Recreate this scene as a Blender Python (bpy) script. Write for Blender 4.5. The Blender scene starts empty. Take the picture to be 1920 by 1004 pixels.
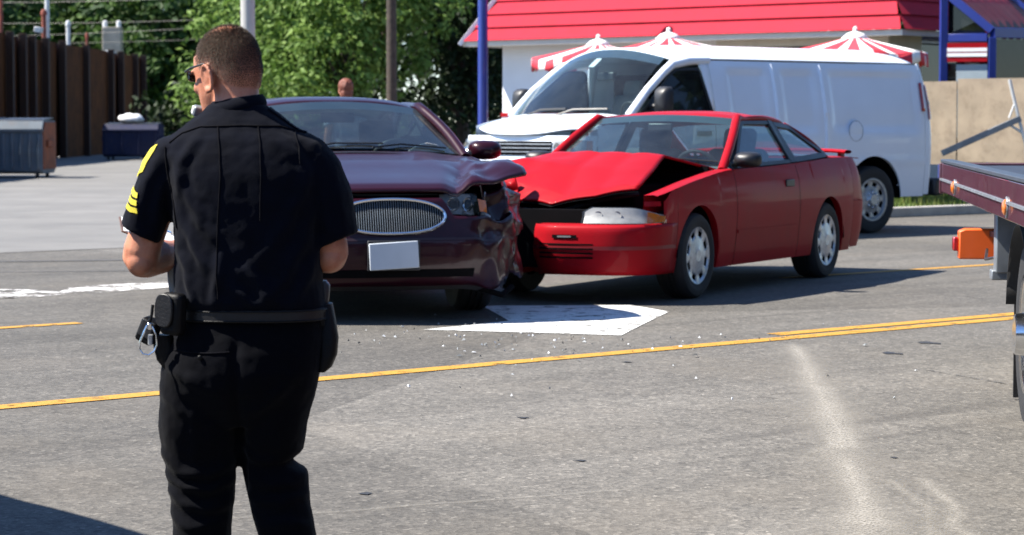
import bpy, bmesh, math, random
from mathutils import Vector, Matrix, Euler, noise

random.seed(7)
scene = bpy.context.scene
COL = scene.collection
PI = math.pi

# ------------------------------------------------------------------ camera, sky, sun, exposure
CAM_Z = 1.24
PITCH = math.atan(273 / 4533.0)
cam_data = bpy.data.cameras.new('camera')
cam_data.sensor_width = 36.0
cam_data.lens = 85.0
cam_data.clip_start = 0.1
cam_data.clip_end = 3000.0
cam_data.dof.use_dof = True
cam_data.dof.focus_distance = 9.0
cam_data.dof.aperture_fstop = 7.1
cam = bpy.data.objects.new('camera', cam_data)
cam.location = (0, 0, CAM_Z)
cam.rotation_euler = (PI / 2 - PITCH, 0, 0)
COL.objects.link(cam)
scene.camera = cam

TO_SUN = Vector((-0.80, -0.02, 1.0)).normalized()
world = bpy.data.worlds.new('World')
scene.world = world
world.use_nodes = True
wn = world.node_tree
wn.nodes.clear()
w_out = wn.nodes.new('ShaderNodeOutputWorld')
w_bg = wn.nodes.new('ShaderNodeBackground')
w_sky = wn.nodes.new('ShaderNodeTexSky')
w_sky.sky_type = 'NISHITA'
w_sky.sun_disc = False
w_sky.sun_elevation = math.asin(TO_SUN.z)
w_sky.sun_rotation = math.atan2(TO_SUN.x, TO_SUN.y)
w_sky.dust_density = 0.0
w_sky.ozone_density = 6.0
w_sky.altitude = 1200
w_bg.inputs['Strength'].default_value = 0.092
wn.links.new(w_sky.outputs[0], w_bg.inputs['Color'])
wn.links.new(w_bg.outputs[0], w_out.inputs['Surface'])

sun_data = bpy.data.lights.new('sun', 'SUN')
sun_data.energy = 5.0
sun_data.angle = math.radians(0.53)
sun_data.color = (1.0, 0.94, 0.85)
sun = bpy.data.objects.new('sun', sun_data)
sun.rotation_euler = TO_SUN.to_track_quat('Z', 'Y').to_euler()
sun.location = TO_SUN * 60
COL.objects.link(sun)

scene.view_settings.view_transform = 'Standard'
scene.view_settings.look = 'None'
scene.view_settings.exposure = 1.42
scene.view_settings.gamma = 1.0
scene.view_settings.use_curve_mapping = False
scene.render.engine = 'CYCLES'
scene.cycles.use_denoising = True
scene.cycles.max_bounces = 8
scene.cycles.transparent_max_bounces = 16
scene.cycles.caustics_reflective = False
scene.cycles.caustics_refractive = False
scene.cycles.sample_clamp_indirect = 6.0

# ------------------------------------------------------------------ helpers
def V(*a):
    return Vector(a if len(a) > 1 else a[0])

def clamp(x, a=0.0, b=1.0):
    return a if x < a else b if x > b else x

def sst(a, b, x):
    t = clamp((x - a) / (b - a)) if a != b else (1.0 if x >= b else 0.0)
    return t * t * (3 - 2 * t)

def mix(a, b, t):
    return a + (b - a) * t

class Curve:
    """smooth table interpolation (Hermite, limited tangents)"""
    def __init__(self, tab):
        self.t = sorted(tab)
        n = len(self.t)
        self.m = []
        d = [(self.t[i+1][1] - self.t[i][1]) / (self.t[i+1][0] - self.t[i][0]) for i in range(n - 1)]
        for i in range(n):
            if i == 0: self.m.append(d[0])
            elif i == n - 1: self.m.append(d[-1])
            else:
                self.m.append(0.0 if d[i-1] * d[i] <= 0 else 2 * d[i-1] * d[i] / (d[i-1] + d[i]))
    def __call__(self, x):
        t = self.t
        if x <= t[0][0]: return t[0][1]
        if x >= t[-1][0]: return t[-1][1]
        for i in range(len(t) - 1):
            if x <= t[i+1][0]:
                h = t[i+1][0] - t[i][0]
                s = (x - t[i][0]) / h
                return ((2*s**3 - 3*s*s + 1) * t[i][1] + (s**3 - 2*s*s + s) * h * self.m[i]
                        + (-2*s**3 + 3*s*s) * t[i+1][1] + (s**3 - s*s) * h * self.m[i+1])

class MB:
    def __init__(self):
        self.v = []
        self.f = []
    def add(self, vs, fs):
        o = len(self.v)
        self.v += [Vector(p) for p in vs]
        self.f += [tuple(i + o for i in f) for f in fs]
        return self
    def grid(self, fn, nu, nv, cu=False, flip=False, skip=None):
        vs = []
        for i in range(nu if cu else nu + 1):
            for j in range(nv + 1):
                vs.append(fn(i / nu, j / nv))
        fs = []
        m = nu if cu else nu + 1
        for i in range(nu):
            for j in range(nv):
                if skip and skip(i, j): continue
                a = i * (nv + 1) + j
                b = ((i + 1) % m) * (nv + 1) + j
                f = (a, b, b + 1, a + 1)
                fs.append(f[::-1] if flip else f)
        return self.add(vs, fs)
    def rows(self, rows, flip=False):
        nv = len(rows[0])
        vs = [p for r in rows for p in r]
        fs = []
        for i in range(len(rows) - 1):
            for j in range(nv - 1):
                f = (i*nv + j, (i+1)*nv + j, (i+1)*nv + j + 1, i*nv + j + 1)
                fs.append(f[::-1] if flip else f)
        return self.add(vs, fs)
    def box(self, c, s, rot=None):
        c = Vector(c)
        hx, hy, hz = s[0] / 2, s[1] / 2, s[2] / 2
        vs = [Vector((x, y, z)) for x in (-hx, hx) for y in (-hy, hy) for z in (-hz, hz)]
        if rot is not None:
            m = rot if isinstance(rot, Matrix) else Euler(rot).to_matrix()
            vs = [m @ v for v in vs]
        fs = [(0,1,3,2), (4,6,7,5), (0,4,5,1), (2,3,7,6), (0,2,6,4), (1,5,7,3)]
        return self.add([v + c for v in vs], fs)
    def bar(self, a, b, w, h, up=(0, 0, 1)):
        a, b = Vector(a), Vector(b)
        d = (b - a).normalized()
        u = Vector(up)
        s = d.cross(u)
        if s.length < 1e-5: s = d.cross(Vector((1, 0, 0)))
        s.normalize()
        u = s.cross(d).normalized()
        vs = []
        for p in (a, b):
            for i, j in ((-1,-1), (1,-1), (1,1), (-1,1)):
                vs.append(p + s * (i * w / 2) + u * (j * h / 2))
        return self.add(vs, [(0,1,2,3), (7,6,5,4), (0,4,5,1), (1,5,6,2), (2,6,7,3), (3,7,4,0)])
    def loft(self, rings, caps=True, flip=False):
        n = len(rings[0])
        vs = [p for r in rings for p in r]
        fs = []
        for i in range(len(rings) - 1):
            for j in range(n):
                k = (j + 1) % n
                f = (i*n + j, i*n + k, (i+1)*n + k, (i+1)*n + j)
                fs.append(f[::-1] if flip else f)
        if caps:
            a = tuple(range(n)); b = tuple((len(rings) - 1) * n + j for j in range(n))
            fs.append(a if flip else a[::-1])
            fs.append(b[::-1] if flip else b)
        return self.add(vs, fs)
    def tube(self, pts, rad, n=10, caps=True, closed=False):
        pts = [Vector(p) for p in pts]
        if not hasattr(rad, '__len__'): rad = [rad] * len(pts)
        rings = []
        prev = None
        m = len(pts)
        for i, p in enumerate(pts):
            if closed: d = (pts[(i+1) % m] - pts[i-1]).normalized()
            else: d = (pts[min(i+1, m-1)] - pts[max(i-1, 0)]).normalized()
            if prev is None:
                s = d.cross(Vector((0, 0, 1)))
                if s.length < 1e-4: s = d.cross(Vector((1, 0, 0)))
                s.normalize()
            else:
                s = (prev - d * prev.dot(d)).normalized()
            prev = s
            u = d.cross(s)
            rings.append([p + (s * math.cos(2*PI*k/n) + u * math.sin(2*PI*k/n)) * rad[i] for k in range(n)])
        if closed: rings.append(rings[0])
        return self.loft(rings, caps=caps and not closed)
    def lathe(self, prof, n=32, c=(0, 0, 0), axis='z', caps=False):
        c = Vector(c)
        rings = []
        for r, h in prof:
            ring = []
            for k in range(n):
                a = 2 * PI * k / n
                x, y = r * math.cos(a), r * math.sin(a)
                ring.append(c + (Vector((x, y, h)) if axis == 'z' else Vector((x, h, y)) if axis == 'y' else Vector((h, x, y))))
            rings.append(ring)
        return self.loft(rings, caps=caps, flip=(axis == 'y'))
    def prism(self, poly, d, org=(0,0,0), ex=(1,0,0), ey=(0,0,1)):
        """poly in plane (ex,ey), extruded by d along ex x ey (both ways half)"""
        o, ex, ey = Vector(org), Vector(ex), Vector(ey)
        nrm = ex.cross(ey).normalized()
        n = len(poly)
        a = [o + ex * p[0] + ey * p[1] + nrm * (d / 2) for p in poly]
        b = [o + ex * p[0] + ey * p[1] - nrm * (d / 2) for p in poly]
        fs = [tuple(range(n)), tuple(range(2*n - 1, n - 1, -1))]
        for i in range(n):
            j = (i + 1) % n
            fs.append((i, n + i, n + j, j))
        return self.add(a + b, fs)
    def ellipsoid(self, c, r, nu=20, nv=12, m=None):
        c = Vector(c)
        rings = []
        for j in range(1, nv):
            t = PI * j / nv - PI / 2
            ring = []
            for i in range(nu):
                a = 2 * PI * i / nu
                p = Vector((r[0]*math.cos(t)*math.cos(a), r[1]*math.cos(t)*math.sin(a), r[2]*math.sin(t)))
                ring.append(c + (m @ p if m is not None else p))
            rings.append(ring)
        return self.loft(rings)
    def xf(self, mat):
        self.v = [mat @ p for p in self.v]
        return self
    def mesh(self, name, warp=None):
        me = bpy.data.meshes.new(name)
        vs = [warp(p) for p in self.v] if warp else self.v
        me.from_pydata([tuple(p) for p in vs], [], self.f)
        me.update()
        return me
    def build(self, name, mat=None, parent=None, smooth=35, warp=None, solid=0, bevel=0, seg=2, offset=-1.0):
        me = self.mesh(name, warp)
        if smooth:
            me.polygons.foreach_set('use_smooth', [True] * len(me.polygons))
            if smooth < 180: me.set_sharp_from_angle(angle=math.radians(smooth))
        o = bpy.data.objects.new(name, me)
        COL.objects.link(o)
        if mat: me.materials.append(mat)
        if parent is not None: o.parent = parent
        if bevel:
            b = o.modifiers.new('bevel', 'BEVEL')
            b.width = bevel; b.segments = seg; b.limit_method = 'ANGLE'; b.angle_limit = math.radians(40)
        if solid:
            s = o.modifiers.new('solid', 'SOLIDIFY')
            s.thickness = solid; s.offset = offset
        return o

def tag(o, label=None, cat=None, group=None, kind=None):
    if label: o['label'] = label
    if cat: o['category'] = cat
    if group: o['group'] = group
    if kind: o['kind'] = kind
    return o

def empty(name, loc=(0, 0, 0), rz=0.0):
    o = bpy.data.objects.new(name, None)
    o.empty_display_size = 0.3
    o.location = loc
    o.rotation_euler = (0, 0, rz)
    COL.objects.link(o)
    return o

def round_poly(pts, r, n=4):
    pts = [Vector(p) for p in pts]
    out = []
    m = len(pts)
    for i, p in enumerate(pts):
        rr = r[i] if hasattr(r, '__len__') else r
        a, b = pts[i-1] - p, pts[(i+1) % m] - p
        k = min(rr, a.length * .45, b.length * .45)
        if k < 1e-5:
            out.append(p); continue
        A, B = p + a.normalized() * k, p + b.normalized() * k
        for t in range(n + 1):
            s = t / n
            out.append(A * (1-s)**2 + p * 2*s*(1-s) + B * s*s)
    return out

def inset_poly(pts, d):
    m = len(pts)
    c = sum(pts, Vector()) / m
    nrm = Vector()
    for i in range(m):
        nrm += (pts[i] - c).cross(pts[(i+1) % m] - c)
    nrm.normalize()
    out = []
    for i in range(m):
        e1 = (pts[i] - pts[i-1]).normalized()
        e2 = (pts[(i+1) % m] - pts[i]).normalized()
        n1, n2 = nrm.cross(e1), nrm.cross(e2)
        b = (n1 + n2)
        if b.length < 1e-5: b = n1
        b.normalize()
        out.append(pts[i] + b * (d / max(.45, b.dot(n1))))
    return out

def ring_face(mb, A, B):
    n = len(A)
    mb.add(A + B, [(i, (i+1) % n, n + (i+1) % n, n + i) for i in range(n)])
    return mb

# ------------------------------------------------------------------ materials
def nodes_of(m):
    m.use_nodes = True
    t = m.node_tree
    return t, t.nodes, t.links

def pm(name, col, rough=.5, metal=0, coat=0, var=.12, scale=6, bump=0, bscale=120, spec=.5, coord='Object', dirt=None, dirt_amt=0, det=4):
    """principled material with procedural colour variation, roughness breakup and bump"""
    m = bpy.data.materials.new(name)
    t, N, L = nodes_of(m)
    p = N['Principled BSDF']
    tc = N.new('ShaderNodeTexCoord')
    nz = N.new('ShaderNodeTexNoise'); nz.inputs['Scale'].default_value = scale; nz.inputs['Detail'].default_value = det
    L.new(tc.outputs[coord], nz.inputs['Vector'])
    mr = N.new('ShaderNodeMapRange'); mr.inputs['From Min'].default_value = .3; mr.inputs['From Max'].default_value = .7
    mr.inputs['To Min'].default_value = 1 - var; mr.inputs['To Max'].default_value = 1 + var
    L.new(nz.outputs['Fac'], mr.inputs['Value'])
    mx = N.new('ShaderNodeMix'); mx.data_type = 'RGBA'; mx.blend_type = 'MULTIPLY'; mx.inputs[0].default_value = 1
    mx.inputs[6].default_value = (*col, 1)
    L.new(mr.outputs[0], mx.inputs[7])
    cout = mx.outputs[2]
    if dirt:
        n2 = N.new('ShaderNodeTexNoise'); n2.inputs['Scale'].default_value = scale * 2.3; n2.inputs['Detail'].default_value = 6
        n2.inputs['Roughness'].default_value = .7
        L.new(tc.outputs[coord], n2.inputs['Vector'])
        r2 = N.new('ShaderNodeMapRange'); r2.inputs['From Min'].default_value = .48; r2.inputs['From Max'].default_value = .72
        r2.inputs['To Max'].default_value = dirt_amt
        L.new(n2.outputs['Fac'], r2.inputs['Value'])
        m2 = N.new('ShaderNodeMix'); m2.data_type = 'RGBA'
        L.new(r2.outputs[0], m2.inputs[0]); L.new(cout, m2.inputs[6]); m2.inputs[7].default_value = (*dirt, 1)
        cout = m2.outputs[2]
    L.new(cout, p.inputs['Base Color'])
    rr = N.new('ShaderNodeMapRange'); rr.inputs['To Min'].default_value = max(.02, rough * .85); rr.inputs['To Max'].default_value = min(1, rough * 1.15)
    L.new(nz.outputs['Fac'], rr.inputs['Value']); L.new(rr.outputs[0], p.inputs['Roughness'])
    p.inputs['Metallic'].default_value = metal
    p.inputs['Specular IOR Level'].default_value = spec
    if coat:
        p.inputs['Coat Weight'].default_value = coat
        p.inputs['Coat Roughness'].default_value = .06
    if bump:
        nb = N.new('ShaderNodeTexNoise'); nb.inputs['Scale'].default_value = bscale; nb.inputs['Detail'].default_value = 5
        L.new(tc.outputs[coord], nb.inputs['Vector'])
        b = N.new('ShaderNodeBump'); b.inputs['Strength'].default_value = bump; b.inputs['Distance'].default_value = .01
        L.new(nb.outputs['Fac'], b.inputs['Height']); L.new(b.outputs[0], p.inputs['Normal'])
    return m

def glass_mat(name, tint, refl=1.0, rough=.02):
    """thin pane: tinted see-through plus mirror reflection by Fresnel, faint dust"""
    m = bpy.data.materials.new(name)
    t, N, L = nodes_of(m)
    N.clear()
    out = N.new('ShaderNodeOutputMaterial')
    tr = N.new('ShaderNodeBsdfTransparent'); tr.inputs[0].default_value = (*tint, 1)
    gl = N.new('ShaderNodeBsdfGlossy'); gl.inputs['Roughness'].default_value = rough
    lw = N.new('ShaderNodeLayerWeight')
    pw = N.new('ShaderNodeMath'); pw.operation = 'POWER'; pw.inputs[1].default_value = 4.5; L.new(lw.outputs['Facing'], pw.inputs[0])
    ml = N.new('ShaderNodeMath'); ml.operation = 'MULTIPLY_ADD'; ml.inputs[1].default_value = .9 * refl; ml.inputs[2].default_value = .055 * refl; ml.use_clamp = True
    L.new(pw.outputs[0], ml.inputs[0])
    s1 = N.new('ShaderNodeMixShader')
    L.new(ml.outputs[0], s1.inputs[0]); L.new(tr.outputs[0], s1.inputs[1]); L.new(gl.outputs[0], s1.inputs[2])
    df = N.new('ShaderNodeBsdfDiffuse'); df.inputs[0].default_value = (.55, .6, .62, 1)
    nz = N.new('ShaderNodeTexNoise'); nz.inputs['Scale'].default_value = 5; nz.inputs['Detail'].default_value = 5
    tc = N.new('ShaderNodeTexCoord'); L.new(tc.outputs['Object'], nz.inputs['Vector'])
    mr = N.new('ShaderNodeMapRange'); mr.inputs['To Min'].default_value = .0; mr.inputs['To Max'].default_value = .035
    L.new(nz.outputs['Fac'], mr.inputs['Value'])
    s2 = N.new('ShaderNodeMixShader')
    L.new(mr.outputs[0], s2.inputs[0]); L.new(s1.outputs[0], s2.inputs[1]); L.new(df.outputs[0], s2.inputs[2])
    L.new(s2.outputs[0], out.inputs['Surface'])
    return m

def leaf_mat(name, c0, c1, c2, trans=.35):
    m = bpy.data.materials.new(name)
    t, N, L = nodes_of(m)
    N.clear()
    out = N.new('ShaderNodeOutputMaterial')
    g = N.new('ShaderNodeNewGeometry')
    cr = N.new('ShaderNodeValToRGB')
    e = cr.color_ramp.elements
    e[0].color = (*c0, 1); e[1].color = (*c2, 1)
    k = e.new(.5); k.color = (*c1, 1)
    L.new(g.outputs['Random Per Island'], cr.inputs[0])
    d = N.new('ShaderNodeBsdfPrincipled'); d.inputs['Roughness'].default_value = .6; d.inputs['Specular IOR Level'].default_value = .2
    L.new(cr.outputs[0], d.inputs['Base Color'])
    tl = N.new('ShaderNodeBsdfTranslucent'); L.new(cr.outputs[0], tl.inputs[0])
    mx = N.new('ShaderNodeMixShader'); mx.inputs[0].default_value = trans
    L.new(d.outputs[0], mx.inputs[1]); L.new(tl.outputs[0], mx.inputs[2]); L.new(mx.outputs[0], out.inputs['Surface'])
    return m

def ramp_node(N, pts):
    cr = N.new('ShaderNodeValToRGB')
    e = cr.color_ramp.elements
    e[0].position, e[0].color = pts[0][0], (*pts[0][1], 1)
    e[1].position, e[1].color = pts[-1][0], (*pts[-1][1], 1)
    for p, c in pts[1:-1]:
        k = e.new(p); k.color = (*c, 1)
    return cr

M = {}
M['red_paint'] = pm('red_paint', (.31, .006, .012), .5, 0, .10, .08, 3, spec=.06, dirt=(.20, .010, .014), dirt_amt=.4)
M['maroon_paint'] = pm('maroon_paint', (.020, .0018, .0065), .35, .1, .30, .10, 3, spec=.2)
M['white_paint'] = pm('white_paint', (.80, .86, .93), .4, 0, .35, .03, 2)  # blue tint put into the white for sky light on shaded sides
M['black'] = pm('black_rubber', (.012, .012, .013), .75, var=.2, bump=.1, bscale=60)
M['void'] = pm('engine_bay_black', (.004, .004, .005), .95, var=.3, spec=.05)
M['tyre'] = pm('tyre_rubber', (.017, .017, .018), .8, var=.25, scale=14, bump=.15, bscale=90)
M['trim'] = pm('black_trim', (.016, .016, .018), .45, var=.15)
M['chrome'] = pm('chrome', (.75, .77, .8), .16, 1, var=.06)
M['alloy'] = pm('hubcap_silver', (.55, .57, .60), .38, .55, var=.12, scale=20, dirt=(.12, .1, .08), dirt_amt=.5)
M['steel'] = pm('steel_wheel', (.42, .44, .46), .42, .6, var=.15, scale=14, dirt=(.12, .1, .08), dirt_amt=.6)
M['grey_metal'] = pm('galvanised_grey', (.22, .24, .26), .5, .5, var=.2, scale=9)
M['windscreen'] = glass_mat('windscreen_glass', (.66, .80, .82), 1.0)
M['sedan_glass'] = glass_mat('sedan_windscreen', (.42, .54, .55), 1.0)
M['sedan_side'] = glass_mat('sedan_side_glass', (.30, .37, .36), 1.0)
M['side_glass'] = glass_mat('side_glass', (.52, .62, .60), 1.1)
M['dark_glass'] = glass_mat('tinted_glass', (.05, .06, .065), .8)
M['lens'] = glass_mat('lamp_lens', (.86, .87, .87), .7, .08)
M['lamp_white'] = pm('lamp_reflector', (.34, .34, .335), .4, .2, var=.12, scale=22)
M['amber'] = pm('amber_lens', (.50, .13, .012), .25, 0, .6, .1, 20)
M['red_lens'] = pm('red_lens', (.35, .008, .012), .22, 0, .7, .1, 20)
M['seat_blue'] = pm('seat_cloth', (.05, .07, .095), .9, var=.25, scale=18)
M['dash'] = pm('dashboard_plastic', (.12, .15, .15), .8, var=.15)
M['plate'] = pm('plate_blank', (.50, .54, .58), .5, var=.05)
M['headliner'] = pm('headliner', (.10, .10, .10), .9)
M['dump_grey'] = pm('dumpster_grey', (.075, .10, .125), .6, var=.2, scale=3, dirt=(.12, .07, .04), dirt_amt=.3)
M['pale_pipe'] = pm('pale_pipe', (.55, .56, .56), .55, var=.12)
# ------------------------------------------------------------------ terrain: road with a crown running at 41.5 degrees across the view
RD = Vector((.748, .663, 0)).normalized()
RN = Vector((-RD.y, RD.x, 0))

def gz(x, y):
    u = x * RN.x + y * RN.y
    t = clamp((u - 4) / 7.5)
    return -.36 * (1 - t) ** 1.6

def asphalt_mat():
    m = bpy.data.materials.new('worn_asphalt')
    t, N, L = nodes_of(m)
    p = N['Principled BSDF']
    tc = N.new('ShaderNodeTexCoord')
    def nz(scale, det=4, rough=.6, vec=None):
        n = N.new('ShaderNodeTexNoise'); n.inputs['Scale'].default_value = scale
        n.inputs['Detail'].default_value = det; n.inputs['Roughness'].default_value = rough
        L.new(vec or tc.outputs['Object'], n.inputs['Vector']); return n
    def mixc(fac, a, b, mode='MIX'):
        k = N.new('ShaderNodeMix'); k.data_type = 'RGBA'; k.blend_type = mode
        for s, v in ((0, fac), (6, a), (7, b)):
            if isinstance(v, (int, float)): k.inputs[s].default_value = v
            elif isinstance(v, tuple): k.inputs[s].default_value = (*v, 1)
            else: L.new(v, k.inputs[s])
        return k.outputs[2]
    def rng(src, a, b, c, d):
        k = N.new('ShaderNodeMapRange')
        for i, v in enumerate((a, b, c, d)): k.inputs[i + 1].default_value = v
        L.new(src, k.inputs[0]); return k.outputs[0]
    # aggregate: stones of differing grey
    vo = N.new('ShaderNodeTexVoronoi'); vo.inputs['Scale'].default_value = 62
    L.new(tc.outputs['Object'], vo.inputs['Vector'])
    stones = ramp_node(N, [(0, (.075, .073, .072)), (.45, (.165, .160, .152)), (.8, (.225, .215, .20)), (1, (.46, .44, .41))])
    L.new(vo.outputs['Color'], stones.inputs[0])
    vo2 = N.new('ShaderNodeTexVoronoi'); vo2.inputs['Scale'].default_value = 22
    L.new(tc.outputs['Object'], vo2.inputs['Vector'])
    st2 = ramp_node(N, [(0, (.11, .108, .104)), (.5, (.17, .165, .157)), (1, (.27, .26, .245))])
    L.new(vo2.outputs['Color'], st2.inputs[0])
    c = mixc(.40, stones.outputs[0], st2.outputs[0])
    fine = nz(210, 2)
    c = mixc(.65, c, rng(fine.outputs['Fac'], .3, .7, .55, 1.45), 'MULTIPLY')
    # broad wear patches and tyre-polished streaks along the road
    mp = N.new('ShaderNodeMapping'); mp.inputs['Rotation'].default_value = (0, 0, -math.atan2(RD.y, RD.x))
    L.new(tc.outputs['Object'], mp.inputs['Vector'])
    ms = N.new('ShaderNodeMapping'); ms.inputs['Scale'].default_value = (.10, 1.1, 1)
    L.new(mp.outputs[0], ms.inputs['Vector'])
    streak = nz(1.3, 5, .6, ms.outputs[0])
    c = mixc(1.0, c, rng(streak.outputs['Fac'], .3, .72, .80, 1.22), 'MULTIPLY')
    big = nz(.33, 4)
    c = mixc(1.0, c, rng(big.outputs['Fac'], .3, .7, .88, 1.14), 'MULTIPLY')
    # sandy tint in blotches
    sand = nz(.9, 5)
    c = mixc(rng(sand.outputs['Fac'], .5, .75, 0, .28), c, (.27, .24, .20))
    # oil spots
    oil = nz(2.4, 3)
    c = mixc(rng(oil.outputs['Fac'], .70, .78, 0, .55), c, (.07, .068, .066))
    # hairline cracks
    ck = N.new('ShaderNodeTexVoronoi'); ck.feature = 'DISTANCE_TO_EDGE'; ck.inputs['Scale'].default_value = .42
    wob = nz(2.2, 5)
    ad = N.new('ShaderNodeVectorMath'); ad.operation = 'MULTIPLY_ADD'
    L.new(wob.outputs['Color'], ad.inputs[0]); ad.inputs[1].default_value = (.9, .9, .9); L.new(tc.outputs['Object'], ad.inputs[2])
    L.new(ad.outputs[0], ck.inputs['Vector'])
    msk = nz(.25, 2)
    e1 = rng(ck.outputs['Distance'], .001, .008, 1, 0)
    mm = N.new('ShaderNodeMath'); mm.operation = 'MULTIPLY'
    L.new(e1, mm.inputs[0]); L.new(rng(msk.outputs['Fac'], .47, .60, 0, .5), mm.inputs[1])
    c = mixc(mm.outputs[0], c, (.055, .052, .05))
    # faint skid marks and broad repair patches
    pt_ = N.new('ShaderNodeTexVoronoi'); pt_.inputs['Scale'].default_value = .16; pt_.inputs['Randomness'].default_value = .8
    L.new(mp.outputs[0], pt_.inputs['Vector'])
    pr_ = N.new('ShaderNodeSeparateColor'); L.new(pt_.outputs['Color'], pr_.inputs[0])
    c = mixc(1.0, c, rng(pr_.outputs[0], .0, 1.0, .80, 1.15), 'MULTIPLY')
    mk_ = N.new('ShaderNodeMapping'); mk_.inputs['Scale'].default_value = (.05, 2.6, 1); mk_.inputs['Rotation'].default_value = (0, 0, .10)
    L.new(mp.outputs[0], mk_.inputs['Vector'])
    sk = nz(2.0, 3, .5, mk_.outputs[0])
    c = mixc(rng(sk.outputs['Fac'], .60, .74, 0, .45), c, (.085, .082, .08))
    c = mixc(1.0, c, (.57, .552, .52), 'MULTIPLY')
    L.new(c, p.inputs['Base Color'])
    p.inputs['Roughness'].default_value = .88
    p.inputs['Specular IOR Level'].default_value = .3
    b = N.new('ShaderNodeBump'); b.inputs['Strength'].default_value = .35; b.inputs['Distance'].default_value = .004
    L.new(vo.outputs['Distance'], b.inputs['Height']); L.new(b.outputs[0], p.inputs['Normal'])
    return m

M['asphalt'] = asphalt_mat()
M['lot'] = pm('pale_lot_concrete', (.145, .141, .133), .9, var=.16, scale=.5, bump=.15, bscale=30, dirt=(.085, .082, .078), dirt_amt=.6, det=7)
M['grass'] = pm('lawn', (.07, .11, .025), .9, var=.4, scale=3, bump=.5, bscale=40)
M['concrete'] = pm('kerb_concrete', (.36, .34, .31), .9, var=.18, scale=5, bump=.2, bscale=60)

def on_ground(x, y, dz=0.0):
    return Vector((x, y, gz(x, y) + dz))

mb = MB()
us = [-500, -60, -10, 0] + [i * .25 for i in range(8, 60)] + [16, 18, 22, 30, 60, 150, 600]
ts = [-500, -150, -60, -30, -15, -8, -4, 0, 4, 8, 15, 30, 60, 150, 500]
rows = []
for u in us:
    rows.append([on_ground(*(RN * u + RD * t).xy) for t in ts])
mb.rows(rows, flip=True)
tag(mb.build('road', M['asphalt'], smooth=180), kind='structure')

def sheet(name, poly, dz, mat, sub=.35, parent=None, label=None, cat=None, kind='structure'):
    """thin sheet that follows the ground: polygon as a fan of subdivided strips"""
    bm = bmesh.new()
    vs = [bm.verts.new((p[0], p[1], 0)) for p in poly]
    bm.faces.new(vs)
    bmesh.ops.triangulate(bm, faces=bm.faces[:])
    for _ in range(6):
        es = [e for e in bm.edges if e.calc_length() > sub]
        if not es: break
        bmesh.ops.subdivide_edges(bm, edges=es, cuts=1, use_grid_fill=False)
        bmesh.ops.triangulate(bm, faces=bm.faces[:])
    for v in bm.verts:
        v.co.z = gz(v.co.x, v.co.y) + dz
    bmesh.ops.recalc_face_normals(bm, faces=bm.faces[:])
    me = bpy.data.meshes.new(name)
    bm.to_mesh(me); bm.free()
    if me.polygons and me.polygons[0].normal.z < 0: me.flip_normals()
    me.materials.append(mat)
    o = bpy.data.objects.new(name, me); COL.objects.link(o)
    if parent: o.parent = parent
    return tag(o, label, cat, None, kind)

def worn_paint(name, col, wear, scale):
    m = bpy.data.materials.new(name)
    t, N, L = nodes_of(m)
    p = N['Principled BSDF']
    tc = N.new('ShaderNodeTexCoord')
    n1 = N.new('ShaderNodeTexNoise'); n1.inputs['Scale'].default_value = scale; n1.inputs['Detail'].default_value = 8; n1.inputs['Roughness'].default_value = .75
    L.new(tc.outputs['Object'], n1.inputs['Vector'])
    n2 = N.new('ShaderNodeTexNoise'); n2.inputs['Scale'].default_value = 90; n2.inputs['Detail'].default_value = 3
    L.new(tc.outputs['Object'], n2.inputs['Vector'])
    mr = N.new('ShaderNodeMapRange'); mr.inputs[1].default_value = .35; mr.inputs[2].default_value = .65; mr.inputs[3].default_value = .82; mr.inputs[4].default_value = 1.12
    L.new(n2.outputs['Fac'], mr.inputs[0])
    mx = N.new('ShaderNodeMix'); mx.data_type = 'RGBA'; mx.blend_type = 'MULTIPLY'; mx.inputs[0].default_value = 1
    mx.inputs[6].default_value = (*col, 1); L.new(mr.outputs[0], mx.inputs[7]); L.new(mx.outputs[2], p.inputs['Base Color'])
    p.inputs['Roughness'].default_value = .75
    al = N.new('ShaderNodeMapRange'); al.inputs[1].default_value = wear - .05; al.inputs[2].default_value = wear + .05
    L.new(n1.outputs['Fac'], al.inputs[0]); L.new(al.outputs[0], p.inputs['Alpha'])
    return m

def dust_mat(name, col, lo=.46):
    """loose sand: soft patchy cover that lets the asphalt through"""
    m = bpy.data.materials.new(name)
    t, N, L = nodes_of(m)
    p = N['Principled BSDF']
    tc = N.new('ShaderNodeTexCoord')
    b = N.new('ShaderNodeTexNoise'); b.inputs['Scale'].default_value = 110; b.inputs['Detail'].default_value = 4
    L.new(tc.outputs['Object'], b.inputs['Vector'])
    ra = N.new('ShaderNodeAttribute'); ra.attribute_name = 'cover'
    rb = N.new('ShaderNodeMapRange'); rb.inputs[1].default_value = .35; rb.inputs[2].default_value = .65; rb.inputs[3].default_value = .25; rb.inputs[4].default_value = 1.0; L.new(b.outputs['Fac'], rb.inputs[0])
    ml = N.new('ShaderNodeMath'); ml.operation = 'MULTIPLY'; ml.use_clamp = True; L.new(ra.outputs['Fac'], ml.inputs[0]); L.new(rb.outputs[0], ml.inputs[1])
    L.new(ml.outputs[0], p.inputs['Alpha'])
    p.inputs['Base Color'].default_value = (*col, 1); p.inputs['Roughness'].default_value = .95
    return m

M['yellow_paint'] = worn_paint('yellow_road_paint', (.42, .215, .022), .40, 9)
M['white_road_paint'] = worn_paint('white_road_paint', (.62, .62, .60), .42, 6)
M['powder'] = worn_paint('white_absorbent_powder', (.66, .65, .63), .50, 4)
M['dust'] = worn_paint('sandy_dust', (.36, .31, .25), .50, 8)

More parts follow.
